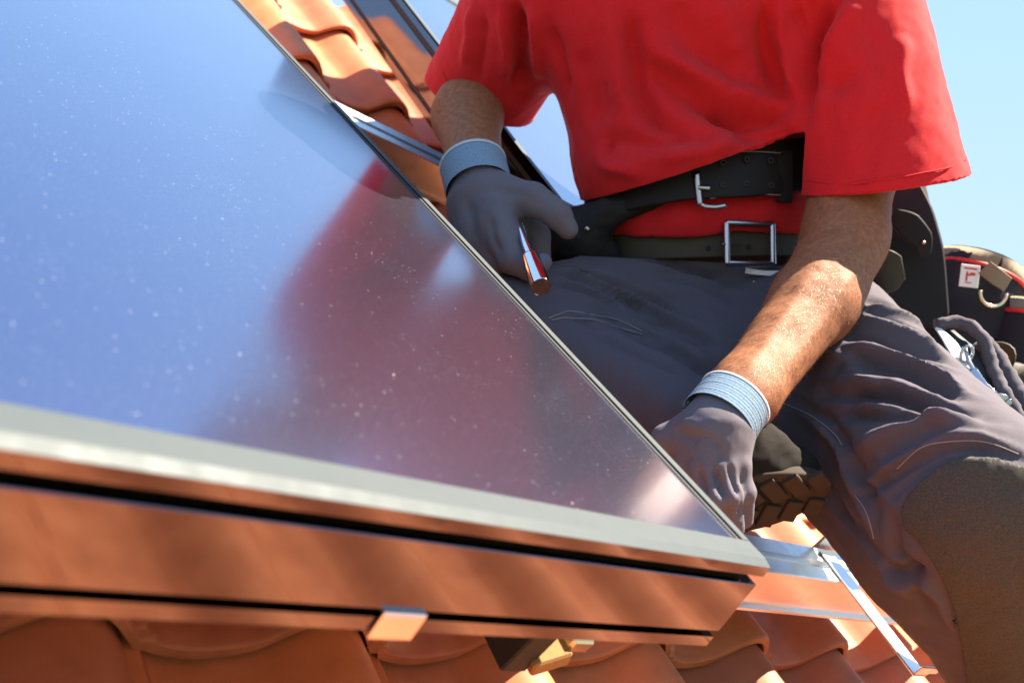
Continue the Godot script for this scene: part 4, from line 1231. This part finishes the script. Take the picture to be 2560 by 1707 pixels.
	crease(gr, [
		[[Vector3(0.8594, 6.8443, -0.9986), Vector3(0.8629, 6.8178, -0.9830), Vector3(0.8691, 6.7874, -0.9768)], 0.0070, -0.0030],
		[[Vector3(0.8655, 6.8229, -0.9538), Vector3(0.8645, 6.7957, -0.9400), Vector3(0.8697, 6.7710, -0.9253)], 0.0060, -0.0040],
		[[Vector3(0.8755, 6.8587, -0.9628), Vector3(0.8929, 6.8606, -0.9366), Vector3(0.9106, 6.8545, -0.9088)], 0.0070, -0.0020],
		[[Vector3(0.8633, 6.8338, -0.9768), Vector3(0.8661, 6.8075, -0.9647), Vector3(0.8724, 6.7828, -0.9602)], 0.0060, 0.0020]])
	ruffle(gr, 13, 30.0, 0.0012)
	var g2 := worn("glove", gr, M.glove, man)
	cuff(g2, [Vector3(0.9018, 6.9118, -1.0490), Vector3(0.8970, 6.8723, -1.0200)], [0.0455, 0.0455])
	print("gloves ", Time.get_ticks_msec())
	# boots
	var bt := solid([110.0, 0.005, [
		[Vector3(1.0455, 6.5953, -0.6854), 0.056, Vector3(1.0526, 6.5767, -0.6534), 0.054, Vector3.RIGHT, 1.0],
		[Vector3(1.0619, 6.5750, -0.6587), 0.046, Vector3(1.0956, 6.5721, -0.6115), 0.036, Vector3.RIGHT, 1.0]]])
	ruffle(bt, 19, 20.0, 0.006)
	var b1 := worn("boot", bt, M.boot, man)
	sole(b1)
	var lb := solid([90.0, 0.008, [
		[Vector3(1.4541, 6.3033, -0.3866), 0.060, Vector3(1.5128, 6.2166, -0.3773), 0.056, Vector3.RIGHT, 1.0],
		[Vector3(1.5128, 6.2166, -0.3773), 0.054, Vector3(1.3211, 6.1956, -0.3797), 0.044, Vector3.RIGHT, 1.0]]])
	worn("boot", lb, M.leather, man)

# ribbed sole turned towards the eaves, with moulded lugs
func sole(boot: MeshInstance3D):
	var n := Vector3(-0.3481, -0.6900, 0.6340).normalized()
	var e1 := Vector3(0.5836, 0.4373, 0.6620)
	e1 = (e1 - n * e1.dot(n)).normalized()
	var e2 := n.cross(e1).normalized()
	var c := Vector3(1.0498, 6.5273, -0.6327)
	var v := PackedVector3Array()
	var ix := PackedInt32Array()
	var seg := 48
	for q in [[-0.016, 0.90], [-0.014, 0.98], [-0.002, 1.0], [0.001, 0.97], [0.002, 0.9]]:
		for k in seg:
			var a := TAU * k / seg
			var w := 0.046 * (1.0 - 0.12 * cos(a) * cos(a))
			v.append(c + n * q[0] + e1 * (cos(a) * 0.098 * q[1]) + e2 * (sin(a) * w * q[1]))
	for r in 4:
		for k in seg:
			var a := r * seg + k
			var b := r * seg + (k + 1) % seg
			ix.append_array([a, b, b + seg, a, b + seg, a + seg])
	v.append(c + n * 0.002)
	for k in seg: ix.append_array([4 * seg + k, 4 * seg + (k + 1) % seg, v.size() - 1])
	worn("sole", [v, ix], M.rubber, boot)
	var st := new_st()
	for i in range(-3, 4):
		for j in [-1.0, 1.0]:
			var at: Vector3 = c + e1 * (i * 0.026 + j * 0.004) + e2 * (j * 0.020)
			if absf(i * 0.026 / 0.098) > 0.85: continue
			var b: Basis = Basis(e1, e2, n) * Basis(Vector3(0, 0, 1), j * 0.45)
			var h := 0.017 * sqrt(1.0 - pow(i * 0.026 / 0.105, 2.0)) + 0.001
			cbox(st, Vector3(-0.0095, -h, 0.0), Vector3(0.0095, h, 0.0075), 0.0012, Transform3D(b, at))
	worn_mesh("tread", st.commit(), M.rubber, boot)

# inside test for a patch: the side of the sheet spanned by the patch's edge and the leg's inside
func edge_fan(edge: PackedVector3Array, mid: Vector3) -> Callable:
	# direction looking straight onto the patch
	var c := Vector3.ZERO
	for p in edge: c += p
	c /= edge.size()
	var look := Vector3(1.0313, 0.0716, -0.3839).normalized()
	var x := Vector3(0.6773, 0.1943, 0.7096)
	x = (x - look * x.dot(look)).normalized()
	var y := look.cross(x)
	var pl := PackedVector2Array()
	for p in edge: pl.append(Vector2((p - c).dot(x), (p - c).dot(y)))
	var full := pl.duplicate()
	full.append(pl[pl.size() - 1] + Vector2(0.6, -0.05 if y.y > 0 else 0.05))
	full.append(Vector2((Vector3(1.6555, 6.0559, -0.1447) - c).dot(x), (Vector3(1.6555, 6.0559, -0.1447) - c).dot(y)))
	full.append(Vector2((Vector3(1.3673, 6.1169, -0.4196) - c).dot(x), (Vector3(1.3673, 6.1169, -0.4196) - c).dot(y)))
	return func(p: Vector3) -> float:
		var q := Vector2((p - c).dot(x), (p - c).dot(y))
		var best := 1e9
		for k in pl.size() - 1:
			best = minf(best, Geometry2D.get_closest_point_to_segment(q, pl[k], pl[k + 1]).distance_to(q))
		var r := best if Geometry2D.is_point_in_polygon(q, full) else -best
		# front of the leg only
		return minf(r, -(p - mid).dot(look) + 0.16)

func cuff(g: MeshInstance3D, axis: Array, rad: Array):
	var pts := []
	var rr := []
	var n := 26
	for k in n:
		var t := float(k) / (n - 1)
		pts.append(axis[0].lerp(axis[1], t))
		rr.append(lerpf(rad[0], rad[1], t) * (1.0 + 0.012 * sin(t * 60.0)) * (1.0 - 0.05 * smoothstep(0.1, 0.0, t)))
	worn("cuff", tube(pts, rr, 48, false), M.cuff, g)
	var e := tube([axis[0].lerp(axis[1], -0.03), axis[0], axis[0].lerp(axis[1], 0.07)], [rad[0] * 0.97, rad[0] * 1.03, rad[0] * 1.0], 48, false)
	worn("cuff_edge", e, M.cuff_edge, g)

# ------------------------------------------------------------------ belts, tools, brackets
func line_tube(pts: Array, r: float, seg := 8, n := 0) -> Array:
	var p := arc_points(pts, n) if n > 0 else pts
	var rr := []
	for _k in p.size(): rr.append(r)
	return tube(p, rr, seg)

func join(list: Array) -> Array:
	var v := PackedVector3Array()
	var ix := PackedInt32Array()
	for s in list:
		var o := v.size()
		v.append_array(s[0])
		for q in s[1]: ix.append(q + o)
	return [v, ix]

# flat ribbon through points: half width along `side`, thickness t
func ribbon(pts: Array, half: Array, side: Vector3, t: float, n := 24) -> Array:
	var p := arc_points(pts, n)
	var v := PackedVector3Array()
	var ix := PackedInt32Array()
	for k in n:
		var d: Vector3 = ((p[mini(k + 1, n - 1)] as Vector3) - (p[maxi(k - 1, 0)] as Vector3)).normalized()
		var s := (side - d * side.dot(d)).normalized()
		var u := s.cross(d)
		var f := float(k) / (n - 1) * (half.size() - 1)
		var i := mini(int(f), half.size() - 2)
		var h := lerpf(half[i], half[i + 1], f - i)
		for q in [[-1, -0.3], [-0.96, 0.4], [-0.8, 0.5], [0.8, 0.5], [0.96, 0.4], [1, -0.3], [0.9, -0.5], [-0.9, -0.5]]:
			v.append(p[k] + s * (h * q[0]) + u * (t * q[1]))
	for k in n - 1:
		for j in 8:
			var a := k * 8 + j
			var b := k * 8 + (j + 1) % 8
			ix.append_array([a, a + 8, b + 8, a, b + 8, b])
	for e in [0, n - 1]:
		var c := v.size()
		v.append(p[e])
		for j in 8:
			var a: int = e * 8 + j
			var b: int = e * 8 + (j + 1) % 8
			ix.append_array([c, a, b] if e == 0 else [c, b, a])
	return [v, ix]

func ring(c: Vector3, x: Vector3, y: Vector3, r: float, t: float, seg := 28, a0 := 0.0, a1 := TAU) -> Array:
	var pts := []
	for k in seg + 1:
		var a := lerpf(a0, a1, float(k) / seg)
		pts.append(c + x * cos(a) * r + y * sin(a) * r)
	return line_tube(pts, t, 10)

func gear():
	var man: Node3D = get_node("person")
	var trousers: Node3D = man.get_node("trousers")
	var up := Vector3(-0.1463, 0.9879, -0.1309).normalized()
	M.canvas = cloth(lin(0.21, 0.17, 0.115), 16.0, 0.95, 0.2)
	M.bag = cloth(lin(0.02, 0.019, 0.025), 14.0, 0.8, 0.05)
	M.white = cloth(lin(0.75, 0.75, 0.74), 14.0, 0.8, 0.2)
	M.brass = std(lin(0.72, 0.62, 0.42), 0.3, 1.0)
	M.chrome = std(lin(0.82, 0.82, 0.84), 0.06, 1.0)
	M.stitch = std(lin(0.2, 0.18, 0.19), 0.8)
	M.wood = cloth(lin(0.30, 0.17, 0.07), 8.0, 0.8, 0.0)
	# undershirt between the two belts
	var us := band(Vector3(1.2554, 6.9458, -0.9017), 0.166, 0.130, up, -2.2, 2.2, 0.074, 0.003, 0.016, func(a): return Vector2(0.004 * sin(a * 3.0), 1.0), 90)
	ruffle(us, 23, 14.0, 0.008)
	worn("undershirt", us, M.shirt, man)
	# trouser belt
	var bl := worn("belt", band(Vector3(1.2693, 6.9111, -0.9015), 0.170, 0.129, up, -PI, PI, 0.064, 0.004, 0.0, func(a): return Vector2(0.003 * sin(a * 2.0), 1.0), 96), M.olive, man)
	var bc := Vector3(1.1962, 6.8833, -0.7928)
	var bx := Vector3(0.8151, 0.2187, 0.5365)
	var bf := Vector3(-0.5317, -0.0856, 0.8426)
	var bars := []
	for e in [[-0.034, -0.028, 0.034, -0.028], [0.034, -0.028, 0.034, 0.028], [0.034, 0.028, -0.034, 0.028], [-0.034, 0.028, -0.034, -0.028]]:
		bars.append(line_tube([bc + bf * 0.019 + bx * e[0] + up * e[1], bc + bf * 0.019 + bx * e[2] + up * e[3]], 0.0046, 10))
	bars.append(line_tube([bc + bf * 0.021 - bx * 0.041 - up * 0.002, bc + bf * 0.014 - bx * 0.010 - up * 0.002], 0.0022, 8))
	worn("buckle", join(bars), M.steel, bl)
	for q in [Vector3(1.2005, 6.8823, -0.7900), Vector3(1.1595, 6.8681, -0.8266)]:
		worn("hole", ring(q + bf * 0.0045, bx, up, 0.0026, 0.0013, 12), M.black, bl)
	# loose end of the belt at the hip
	var tg := ribbon([Vector3(1.3488, 6.8762, -0.6797), Vector3(1.3487, 6.8832, -0.6671), Vector3(1.3548, 6.8920, -0.6537), Vector3(1.3682, 6.9005, -0.6416)], [0.028, 0.03, 0.03, 0.028, 0.016], Vector3(-0.0609, 1.0206, 0.1309), 0.004, 16)
	worn("belt_end", tg, M.olive, bl)
	# pale strips at the fly, sunlit fold edges painted in as white ribbon
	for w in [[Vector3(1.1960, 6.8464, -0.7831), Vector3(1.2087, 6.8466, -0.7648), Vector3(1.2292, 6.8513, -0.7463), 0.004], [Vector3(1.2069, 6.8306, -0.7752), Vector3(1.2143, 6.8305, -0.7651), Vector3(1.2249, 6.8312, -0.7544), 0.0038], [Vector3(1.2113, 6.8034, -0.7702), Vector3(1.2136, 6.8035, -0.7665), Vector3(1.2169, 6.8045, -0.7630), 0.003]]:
		worn("sunlit_fold_strip", ribbon([w[0], w[1], w[2]], [w[3], w[3] * 0.8, w[3]], Vector3(-0.2302, 0.9720, -0.0465), 0.002, 8), M.white, trousers)
	# stitched seams of the thigh reinforcement
	for row in [[Vector3(0.9167, 6.7067, -0.8678), Vector3(0.9310, 6.7151, -0.8606), Vector3(0.9468, 6.7219, -0.8578), Vector3(0.9835, 6.7284, -0.8515), Vector3(1.0299, 6.7307, -0.8504), Vector3(1.0566, 6.7252, -0.8306)],
		[Vector3(0.9176, 6.7025, -0.8649), Vector3(0.9313, 6.7107, -0.8583), Vector3(0.9442, 6.7162, -0.8529), Vector3(0.9757, 6.7214, -0.8435), Vector3(1.0243, 6.7241, -0.8458), Vector3(1.0528, 6.7195, -0.8297)],
		[Vector3(1.1543, 6.6592, -0.6662), Vector3(1.1374, 6.6439, -0.6119), Vector3(1.1228, 6.6126, -0.5698), Vector3(1.1194, 6.5846, -0.5528), Vector3(1.1074, 6.5449, -0.5180), Vector3(1.1067, 6.5196, -0.5037)],
		[Vector3(1.0822, 6.5953, -0.4825), Vector3(1.0781, 6.6154, -0.4544), Vector3(1.0805, 6.6268, -0.4327), Vector3(1.0889, 6.6337, -0.4003), Vector3(1.1016, 6.6271, -0.3690)]]:
		var on := []
		for q in row: on.append(snap(trouser_surface, q))
		worn("seam_stitching", line_tube(on, 0.0008, 6, 50), M.stitch, trousers)

	# thigh pocket with pale lining
	var pk := worn("pocket_lining", ribbon([Vector3(1.2989, 6.7989, -0.5517), Vector3(1.2897, 6.7788, -0.5291), Vector3(1.2805, 6.7523, -0.5077), Vector3(1.2715, 6.7228, -0.4795), Vector3(1.2621, 6.6959, -0.4583), Vector3(1.2615, 6.6711, -0.4422)], [0.003, 0.009, 0.0085, 0.006, 0.008, 0.003], Vector3(0.9576, 0.5519, 0.3441), 0.003, 30), M.white, trousers)
	pk.set_meta("label", "white lining showing along the gaping thigh pocket")
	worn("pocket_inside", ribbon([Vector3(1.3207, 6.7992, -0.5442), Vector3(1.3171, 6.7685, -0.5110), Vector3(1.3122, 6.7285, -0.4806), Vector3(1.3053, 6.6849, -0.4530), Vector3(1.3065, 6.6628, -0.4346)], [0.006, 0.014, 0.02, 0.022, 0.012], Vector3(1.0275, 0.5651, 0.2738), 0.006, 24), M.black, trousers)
	var fl := line_tube([Vector3(1.3015, 6.8036, -0.5555), Vector3(1.3166, 6.8120, -0.5317), Vector3(1.3216, 6.7994, -0.5078), Vector3(1.3246, 6.7763, -0.4950), Vector3(1.3196, 6.7528, -0.4829), Vector3(1.3108, 6.7223, -0.4619), Vector3(1.3089, 6.6942, -0.4406), Vector3(1.3188, 6.6762, -0.4199)], 0.0085, 10, 50)
	ruffle(fl, 51, 50.0, 0.004)
	worn("pocket_flap", fl, M.trousers, trousers)
	var f2 := line_tube([Vector3(1.3343, 6.7934, -0.5105), Vector3(1.3456, 6.7710, -0.4893), Vector3(1.3440, 6.7411, -0.4680), Vector3(1.3474, 6.7034, -0.4433)], 0.012, 10, 40)
	ruffle(f2, 52, 40.0, 0.005)
	worn("pocket_flap", f2, M.trousers, trousers)
	worn("zip_puller", join([ring(Vector3(1.2805, 6.7632, -0.5028), Vector3(0.8154, -0.3889, 0.7375).normalized(), Vector3(0.1084, 1.0692, 0.3083).normalized() * 1.5, 0.007, 0.002, 20), line_tube([Vector3(1.2835, 6.7723, -0.5081), Vector3(1.2787, 6.7530, -0.4979), Vector3(1.2779, 6.7432, -0.4906)], 0.003, 8)]), M.steel, trousers)

	# wrench standing in the pocket
	var wr := thing("wrench", "small grey open-ended wrench stuck in the gaping thigh pocket", "wrench", Vector3(1.2731, 6.7328, -0.4832))
	var sh := ribbon([Vector3(1.2746, 6.7425, -0.4912), Vector3(1.2748, 6.7253, -0.4758), Vector3(1.2762, 6.7129, -0.4625)], [0.0055, 0.0045, 0.006], Vector3(0.5392, 0.7775, 0.6817), 0.004, 12)
	worn("shank", sh, M.steel, wr)
	var wj := Vector3(1.2794, 6.7061, -0.4577)
	var ja := Vector3(0.6286, -0.5774, 0.5165).normalized()
	var jb := Vector3(0.3379, 0.8028, 0.4864).normalized()
	worn("jaw", ribbon([wj + ja * 0.011 + jb * 0.008, wj + ja * 0.002 + jb * 0.0095, wj - ja * 0.006 + jb * 0.003, wj - ja * 0.006 - jb * 0.004, wj + ja * 0.001 - jb * 0.0095, wj + ja * 0.010 - jb * 0.007], [0.003, 0.004, 0.0045, 0.004, 0.003], Vector3(0.6988, 0.1319, -0.7031).cross(jb), 0.006, 24), M.steel, wr)

	# tool belt
	var tb := thing("tool_belt", "black leather tool belt with steel buckle and hanging pouches round the worker's waist", "tool belt", Vector3(1.2316, 6.9658, -0.8931))
	var rise := func(a): return Vector2(0.030 * sin(a) - 0.004, 0.72 + 0.28 * smoothstep(-0.6, 0.1, a))
	var bt := worn("belt", band(Vector3(1.2298, 6.9917, -0.8972), 0.181, 0.147, up, -1.9, 2.6, 0.076, 0.0045, 0.001, rise, 110), M.leather, tb)
	for q in [Vector3(1.1397, 6.9855, -0.7745) + bf * 0.003, Vector3(1.1692, 6.9933, -0.7567) + bf * 0.003, Vector3(1.1158, 6.9738, -0.7952) + bf * 0.003, Vector3(1.1224, 6.9443, -0.7942) + bf * 0.003, Vector3(1.1464, 6.9532, -0.7736) + bf * 0.003, Vector3(1.1775, 6.9607, -0.7548) + bf * 0.003]:
		worn("eyelet", ring(q, bx, up, 0.0034, 0.0016, 14), M.black, bt)
	for dy in [[Vector3(1.1073, 6.9831, -0.8018), Vector3(1.1260, 6.9920, -0.7837), Vector3(1.1534, 7.0007, -0.7644), Vector3(1.1810, 7.0081, -0.7507)], [Vector3(1.1157, 6.9234, -0.8049), Vector3(1.1313, 6.9329, -0.7881), Vector3(1.1568, 6.9423, -0.7679), Vector3(1.1942, 6.9524, -0.7480)]]:
		for q in 4: dy[q] += bf * 0.002
		worn("stitching", line_tube(dy, 0.0008, 6, 20), M.stitch, bt)
	worn("keeper", ribbon([Vector3(1.1873, 7.0149, -0.7480), Vector3(1.1967, 6.9807, -0.7459), Vector3(1.2038, 6.9452, -0.7447)], [0.011, 0.011, 0.011], bx, 0.006, 10), M.leather, bt)
	var kx := bf * 0.004
	worn("buckle", join([
		line_tube([Vector3(1.0955, 6.9541, -0.8217) + kx, Vector3(1.1014, 6.9345, -0.8190) + kx, Vector3(1.1085, 6.9119, -0.8158) + kx], 0.0052, 10, 12),
		line_tube([Vector3(1.1009, 6.9338, -0.8198) + kx * 2.0, Vector3(1.1102, 6.9358, -0.8083) + kx * 2.2], 0.0034, 8),
		line_tube([Vector3(1.1069, 6.9159, -0.8168) + kx, Vector3(1.1116, 6.9116, -0.8120) + kx * 1.5, Vector3(1.1220, 6.9129, -0.8004) + kx * 1.5, Vector3(1.1314, 6.9184, -0.7903) + kx], 0.0034, 8, 16)]), M.steel, bt)
	# holster at the worker's right hip
	var hs := solid([160.0, 0.005, [
		[Vector3(1.0952, 6.9232, -0.8803), 0.016, Vector3(1.0660, 6.8939, -0.9361), 0.020, Vector3(0.6988, 0.1319, -0.7031), 1.3],
		[Vector3(1.0660, 6.8939, -0.9361), 0.020, Vector3(1.0571, 6.8602, -0.9797), 0.036, Vector3(0.6988, 0.1319, -0.7031), 1.5],
		[Vector3(1.0571, 6.8602, -0.9797), 0.036, Vector3(1.0667, 6.8310, -1.0112), 0.034, Vector3(0.6988, 0.1319, -0.7031), 1.5],
		[Vector3(1.0670, 6.8540, -0.9640), 0.034, Vector3(1.0910, 6.8376, -0.9573), 0.030, Vector3(0.6988, 0.1319, -0.7031), 1.6]]])
	relax(hs, 1)
	ruffle(hs, 61, 30.0, 0.003)
	var ho := worn("holster", hs, M.leather, tb)
	worn("rivet", solid([500.0, 0.0012, [[Vector3(1.0380, 6.8607, -0.9432), 0.0042, Vector3(1.0387, 6.8609, -0.9431), 0.0042, Vector3.RIGHT, 1.0]]]), M.steel, ho)
	worn("hanger_strap", ribbon([Vector3(1.1048, 6.9667, -0.9763), Vector3(1.0973, 6.9300, -0.9693), Vector3(1.0878, 6.8934, -0.9643)], [0.011, 0.011, 0.012], bx, 0.004, 12), M.leather, tb)
	# pouch hanger at the left hip
	var hg := ribbon([Vector3(1.4610, 7.0671, -0.7173), Vector3(1.4723, 7.0187, -0.7010), Vector3(1.4830, 6.9644, -0.6862), Vector3(1.4958, 6.9113, -0.6764), Vector3(1.5096, 6.8464, -0.6677)], [0.030, 0.042, 0.046, 0.044, 0.044], Vector3(0.5729, 0.3269, 0.7729), 0.008, 26)
	var hgo := worn("hanger", hg, M.leather, tb)
	worn("hanger_flap", ribbon([Vector3(1.4245, 6.9963, -0.6957), Vector3(1.4379, 6.9876, -0.6769), Vector3(1.4546, 6.9676, -0.6598), Vector3(1.4629, 6.9454, -0.6557)], [0.012, 0.02, 0.018, 0.008], Vector3(0.0270, -1.0303, -0.1664), 0.005, 16), M.leather, hgo)
	worn("rivet", solid([500.0, 0.0012, [[Vector3(1.4518, 6.9629, -0.6549), 0.0028, Vector3(1.4527, 6.9632, -0.6547), 0.0028, Vector3.RIGHT, 1.0]]]), M.brass, hgo)
	worn("edge_strap", ribbon([Vector3(1.4888, 7.0719, -0.6887), Vector3(1.4951, 7.0446, -0.6805), Vector3(1.4998, 7.0202, -0.6733)], [0.005, 0.005, 0.003], bx, 0.004, 8), M.canvas, hgo)
	pouch(tb, Vector3(1.6378, 6.9789, -0.6434), Vector3(1.5932, 6.7460, -0.6604), 0.077, true)
	pouch(tb, Vector3(1.6571, 6.9158, -0.5508), Vector3(1.6303, 6.7055, -0.5742), 0.058, false)
	# flap with eyelet between pouch and thigh
	var fo := worn("leather_flap", ribbon([Vector3(1.4661, 6.8058, -0.5478), Vector3(1.4723, 6.8026, -0.5281), Vector3(1.4860, 6.7812, -0.5114), Vector3(1.4979, 6.7560, -0.5042)], [0.014, 0.024, 0.024, 0.012], Vector3(-0.5905, 0.6610, -0.4629), 0.005, 18), M.olive, tb)
	worn("eyelet", ring(Vector3(1.4628, 6.7849, -0.5238), bx, up, 0.006, 0.002, 18), M.black, fo)

	# nut driver in the right hand
	var nd := thing("socket_driver", "chrome socket driver with open hexagonal end held in the worker's right glove", "socket driver", Vector3(0.8706, 6.7407, -0.8532))
	worn("shaft", line_tube([Vector3(0.9169, 6.8515, -0.9714), Vector3(0.8959, 6.8078, -0.9222), Vector3(0.8802, 6.7696, -0.8809)], 0.0060, 16), M.chrome, nd)
	var s0 := Vector3(0.8820, 6.7732, -0.8856)
	var s1 := Vector3(0.8645, 6.7307, -0.8399)
	var sd := (s1 - s0).normalized()
	var sk := tube([s0 - sd * 0.004, s0, s0 + sd * 0.004, s1 - sd * 0.0012, s1, s1 - sd * 0.0004, s1 - sd * 0.022], [0.006, 0.0096, 0.0112, 0.0126, 0.0122, 0.0113, 0.0108], 28, false)
	worn_mesh("socket", hard_smooth(sk[0], sk[1], 40.0), M.chrome, nd)
	worn("bore", tube([s1 - sd * 0.005, s1 - sd * 0.0052], [0.0112, 0.0003], 6, false), M.black, nd)

	# hook straps on the lower rail
	for a in [Vector3(1.3150, 6.3669, -0.5189)]:
		var hk := roof_thing("hook_strap", "bare aluminium hook strap reaching down from the rail over the tiles", "strap", a)
		part("strap", box_mesh(Vector3(-0.0185, 0, -0.19), Vector3(0.0185, 0.003, 0), 0.0007), M.alu, hk)
		part("lip", box_mesh(Vector3(-0.0185, 0.0032, -0.003), Vector3(0.0185, 0.017, 0), 0.0007), M.alu, hk)
		part("tongue", box_mesh(Vector3(0.0188, 0.0034, -0.0045), Vector3(0.045, 0.016, -0.0005), 0.002), M.alu, hk)
	var rb := roof_thing("rail_bracket", "upright aluminium bracket standing behind the lower rail beside the boot", "bracket", Vector3(1.3600, 6.4516, -0.7155))
	part("plate", box_mesh(Vector3(-0.045, 0, -0.004), Vector3(0.03, 0.115, 0), 0.0008), M.alu, rb)
	part("foot", box_mesh(Vector3(-0.045, 0, -0.06), Vector3(0.03, 0.004, -0.0045), 0.0008), M.alu, rb)
	# clip plate on the front frame of the raised panel
	var dp: Node3D = get_node("solar_panel")
	var clip := roof_thing("frame_clip", "bright sheet metal clip folded over the lower front frame of the dusty panel", "clip", dp.transform * Vector3(-0.338, -0.09, 0.0), "", PITCH - 7.71)
	part("plate", box_mesh(Vector3(-0.0165, -0.001, 0.0012), Vector3(0.0165, 0.0178, 0.0036), 0.0006), M.alu, clip)
	part("lip", box_mesh(Vector3(-0.0165, 0.0165, -0.010), Vector3(0.0165, 0.0195, 0.0034), 0.0006), M.alu, clip)
	# roof hook seen under the raised panel
	var rh := roof_thing("roof_hook", "steel and timber roof hook sitting on the tiles under the raised panel", "roof hook", Vector3(0.7000, 6.3446, -0.6160))
	part("block", box_mesh(Vector3(-0.028, 0, -0.05), Vector3(0.004, 0.05, 0.004), 0.002), M.black, rh)
	part("plate", box_mesh(Vector3(0.006, -0.002, -0.03), Vector3(0.045, 0.016, 0.010), 0.002, Transform3D(Basis(Vector3(0, 0, 1), 0.5), Vector3.ZERO)), M.wood, rh)
	part("bolt", box_mesh(Vector3(0.03, 0.028, -0.02), Vector3(0.06, 0.045, 0.004), 0.003), M.brass, rh)

func pouch(tb: Node3D, top: Vector3, bottom: Vector3, r: float, label: bool):
	var ax := (top - bottom).normalized()
	var h := (top - bottom).length()
	var pts := []
	var rr := []
	for k in 14:
		var t := k / 13.0
		pts.append(bottom.lerp(top, t))
		rr.append(r * (0.82 + 0.18 * smoothstep(0.0, 0.7, t)) * (0.4 if k == 0 else 1.0))
	var b := tube(pts, rr, 40, false, 0.9, Vector3(0.6988, 0.1319, -0.7031))
	ruffle(b, 71, 12.0, 0.007)
	var po := worn("pouch", b, M.bag, tb)
	worn("rim_band", tube([top - ax * 0.022, top - ax * 0.02, top - ax * 0.002, top, top - ax * 0.003], [r * 1.0, r * 1.035, r * 1.04, r * 1.0, r * 0.93], 48, false, 0.9, Vector3(0.6988, 0.1319, -0.7031)), M.canvas, po)
	var side := Vector3(0.6988, 0.1319, -0.7031)
	var x := (side - ax * side.dot(ax)).normalized()
	var y := ax.cross(x)
	worn("piping", ring(top - ax * 0.0245, x * 0.9, y, r * 1.03, 0.0034, 48), M.piping, po)
	if not label: return
	var face := Vector3(-0.7665, -0.1513, 0.6321).normalized()
	var c := Vector3(1.5407, 6.9368, -0.6170)
	var lx := Vector3(0.7049, 0.0777, 0.7152).normalized()
	var ly := lx.cross(face).normalized() * -1.0
	if ly.dot(Vector3.UP) < 0: ly = -ly
	var xf := Transform3D(Basis(lx, ly, face), c)
	worn_mesh("label_tag", box_mesh(Vector3(-0.0145, -0.017, -0.0008), Vector3(0.0145, 0.017, 0.0008), 0.0006, xf), M.white, po)
	var mk := new_st()
	for q in [[-0.010, 0.010, 0.010, 0.0125], [-0.006, -0.008, -0.003, 0.006], [-0.003, 0.000, 0.001, 0.003], [0.000, 0.001, 0.008, 0.0055], [-0.006, -0.011, 0.004, -0.0095]]:
		cbox(mk, Vector3(q[0], q[1], 0.0009), Vector3(q[2], q[3], 0.0013), 0.0001, xf)
	worn_mesh("printed_mark", mk.commit(), M.piping, po)
	worn("ring_tab", ribbon([Vector3(1.5478, 6.9526, -0.5999), Vector3(1.5572, 6.9416, -0.5854), Vector3(1.5755, 6.9331, -0.5732)], [0.012, 0.013, 0.012], Vector3(-0.0947, 1.0109, 0.0954), 0.004, 10), M.canvas, po)
	worn("d_ring", ring(Vector3(1.5491, 6.9127, -0.5819), Vector3(0.7118, 0.0485, 0.7166).normalized(), Vector3(-0.1286, 1.0012, 0.0600).normalized(), 0.0195, 0.0026, 32, PI * 0.98, TAU + 0.1), M.brass, po)

func worn_mesh(called: String, mesh: Mesh, m: Material, parent: Node3D) -> MeshInstance3D:
	var o := part(called, mesh, m, parent)
	var s := Vector3.ZERO
	var q: Node = parent
	while q != self:
		s += q.position
		q = q.get_parent()
	o.position = -s
	return o
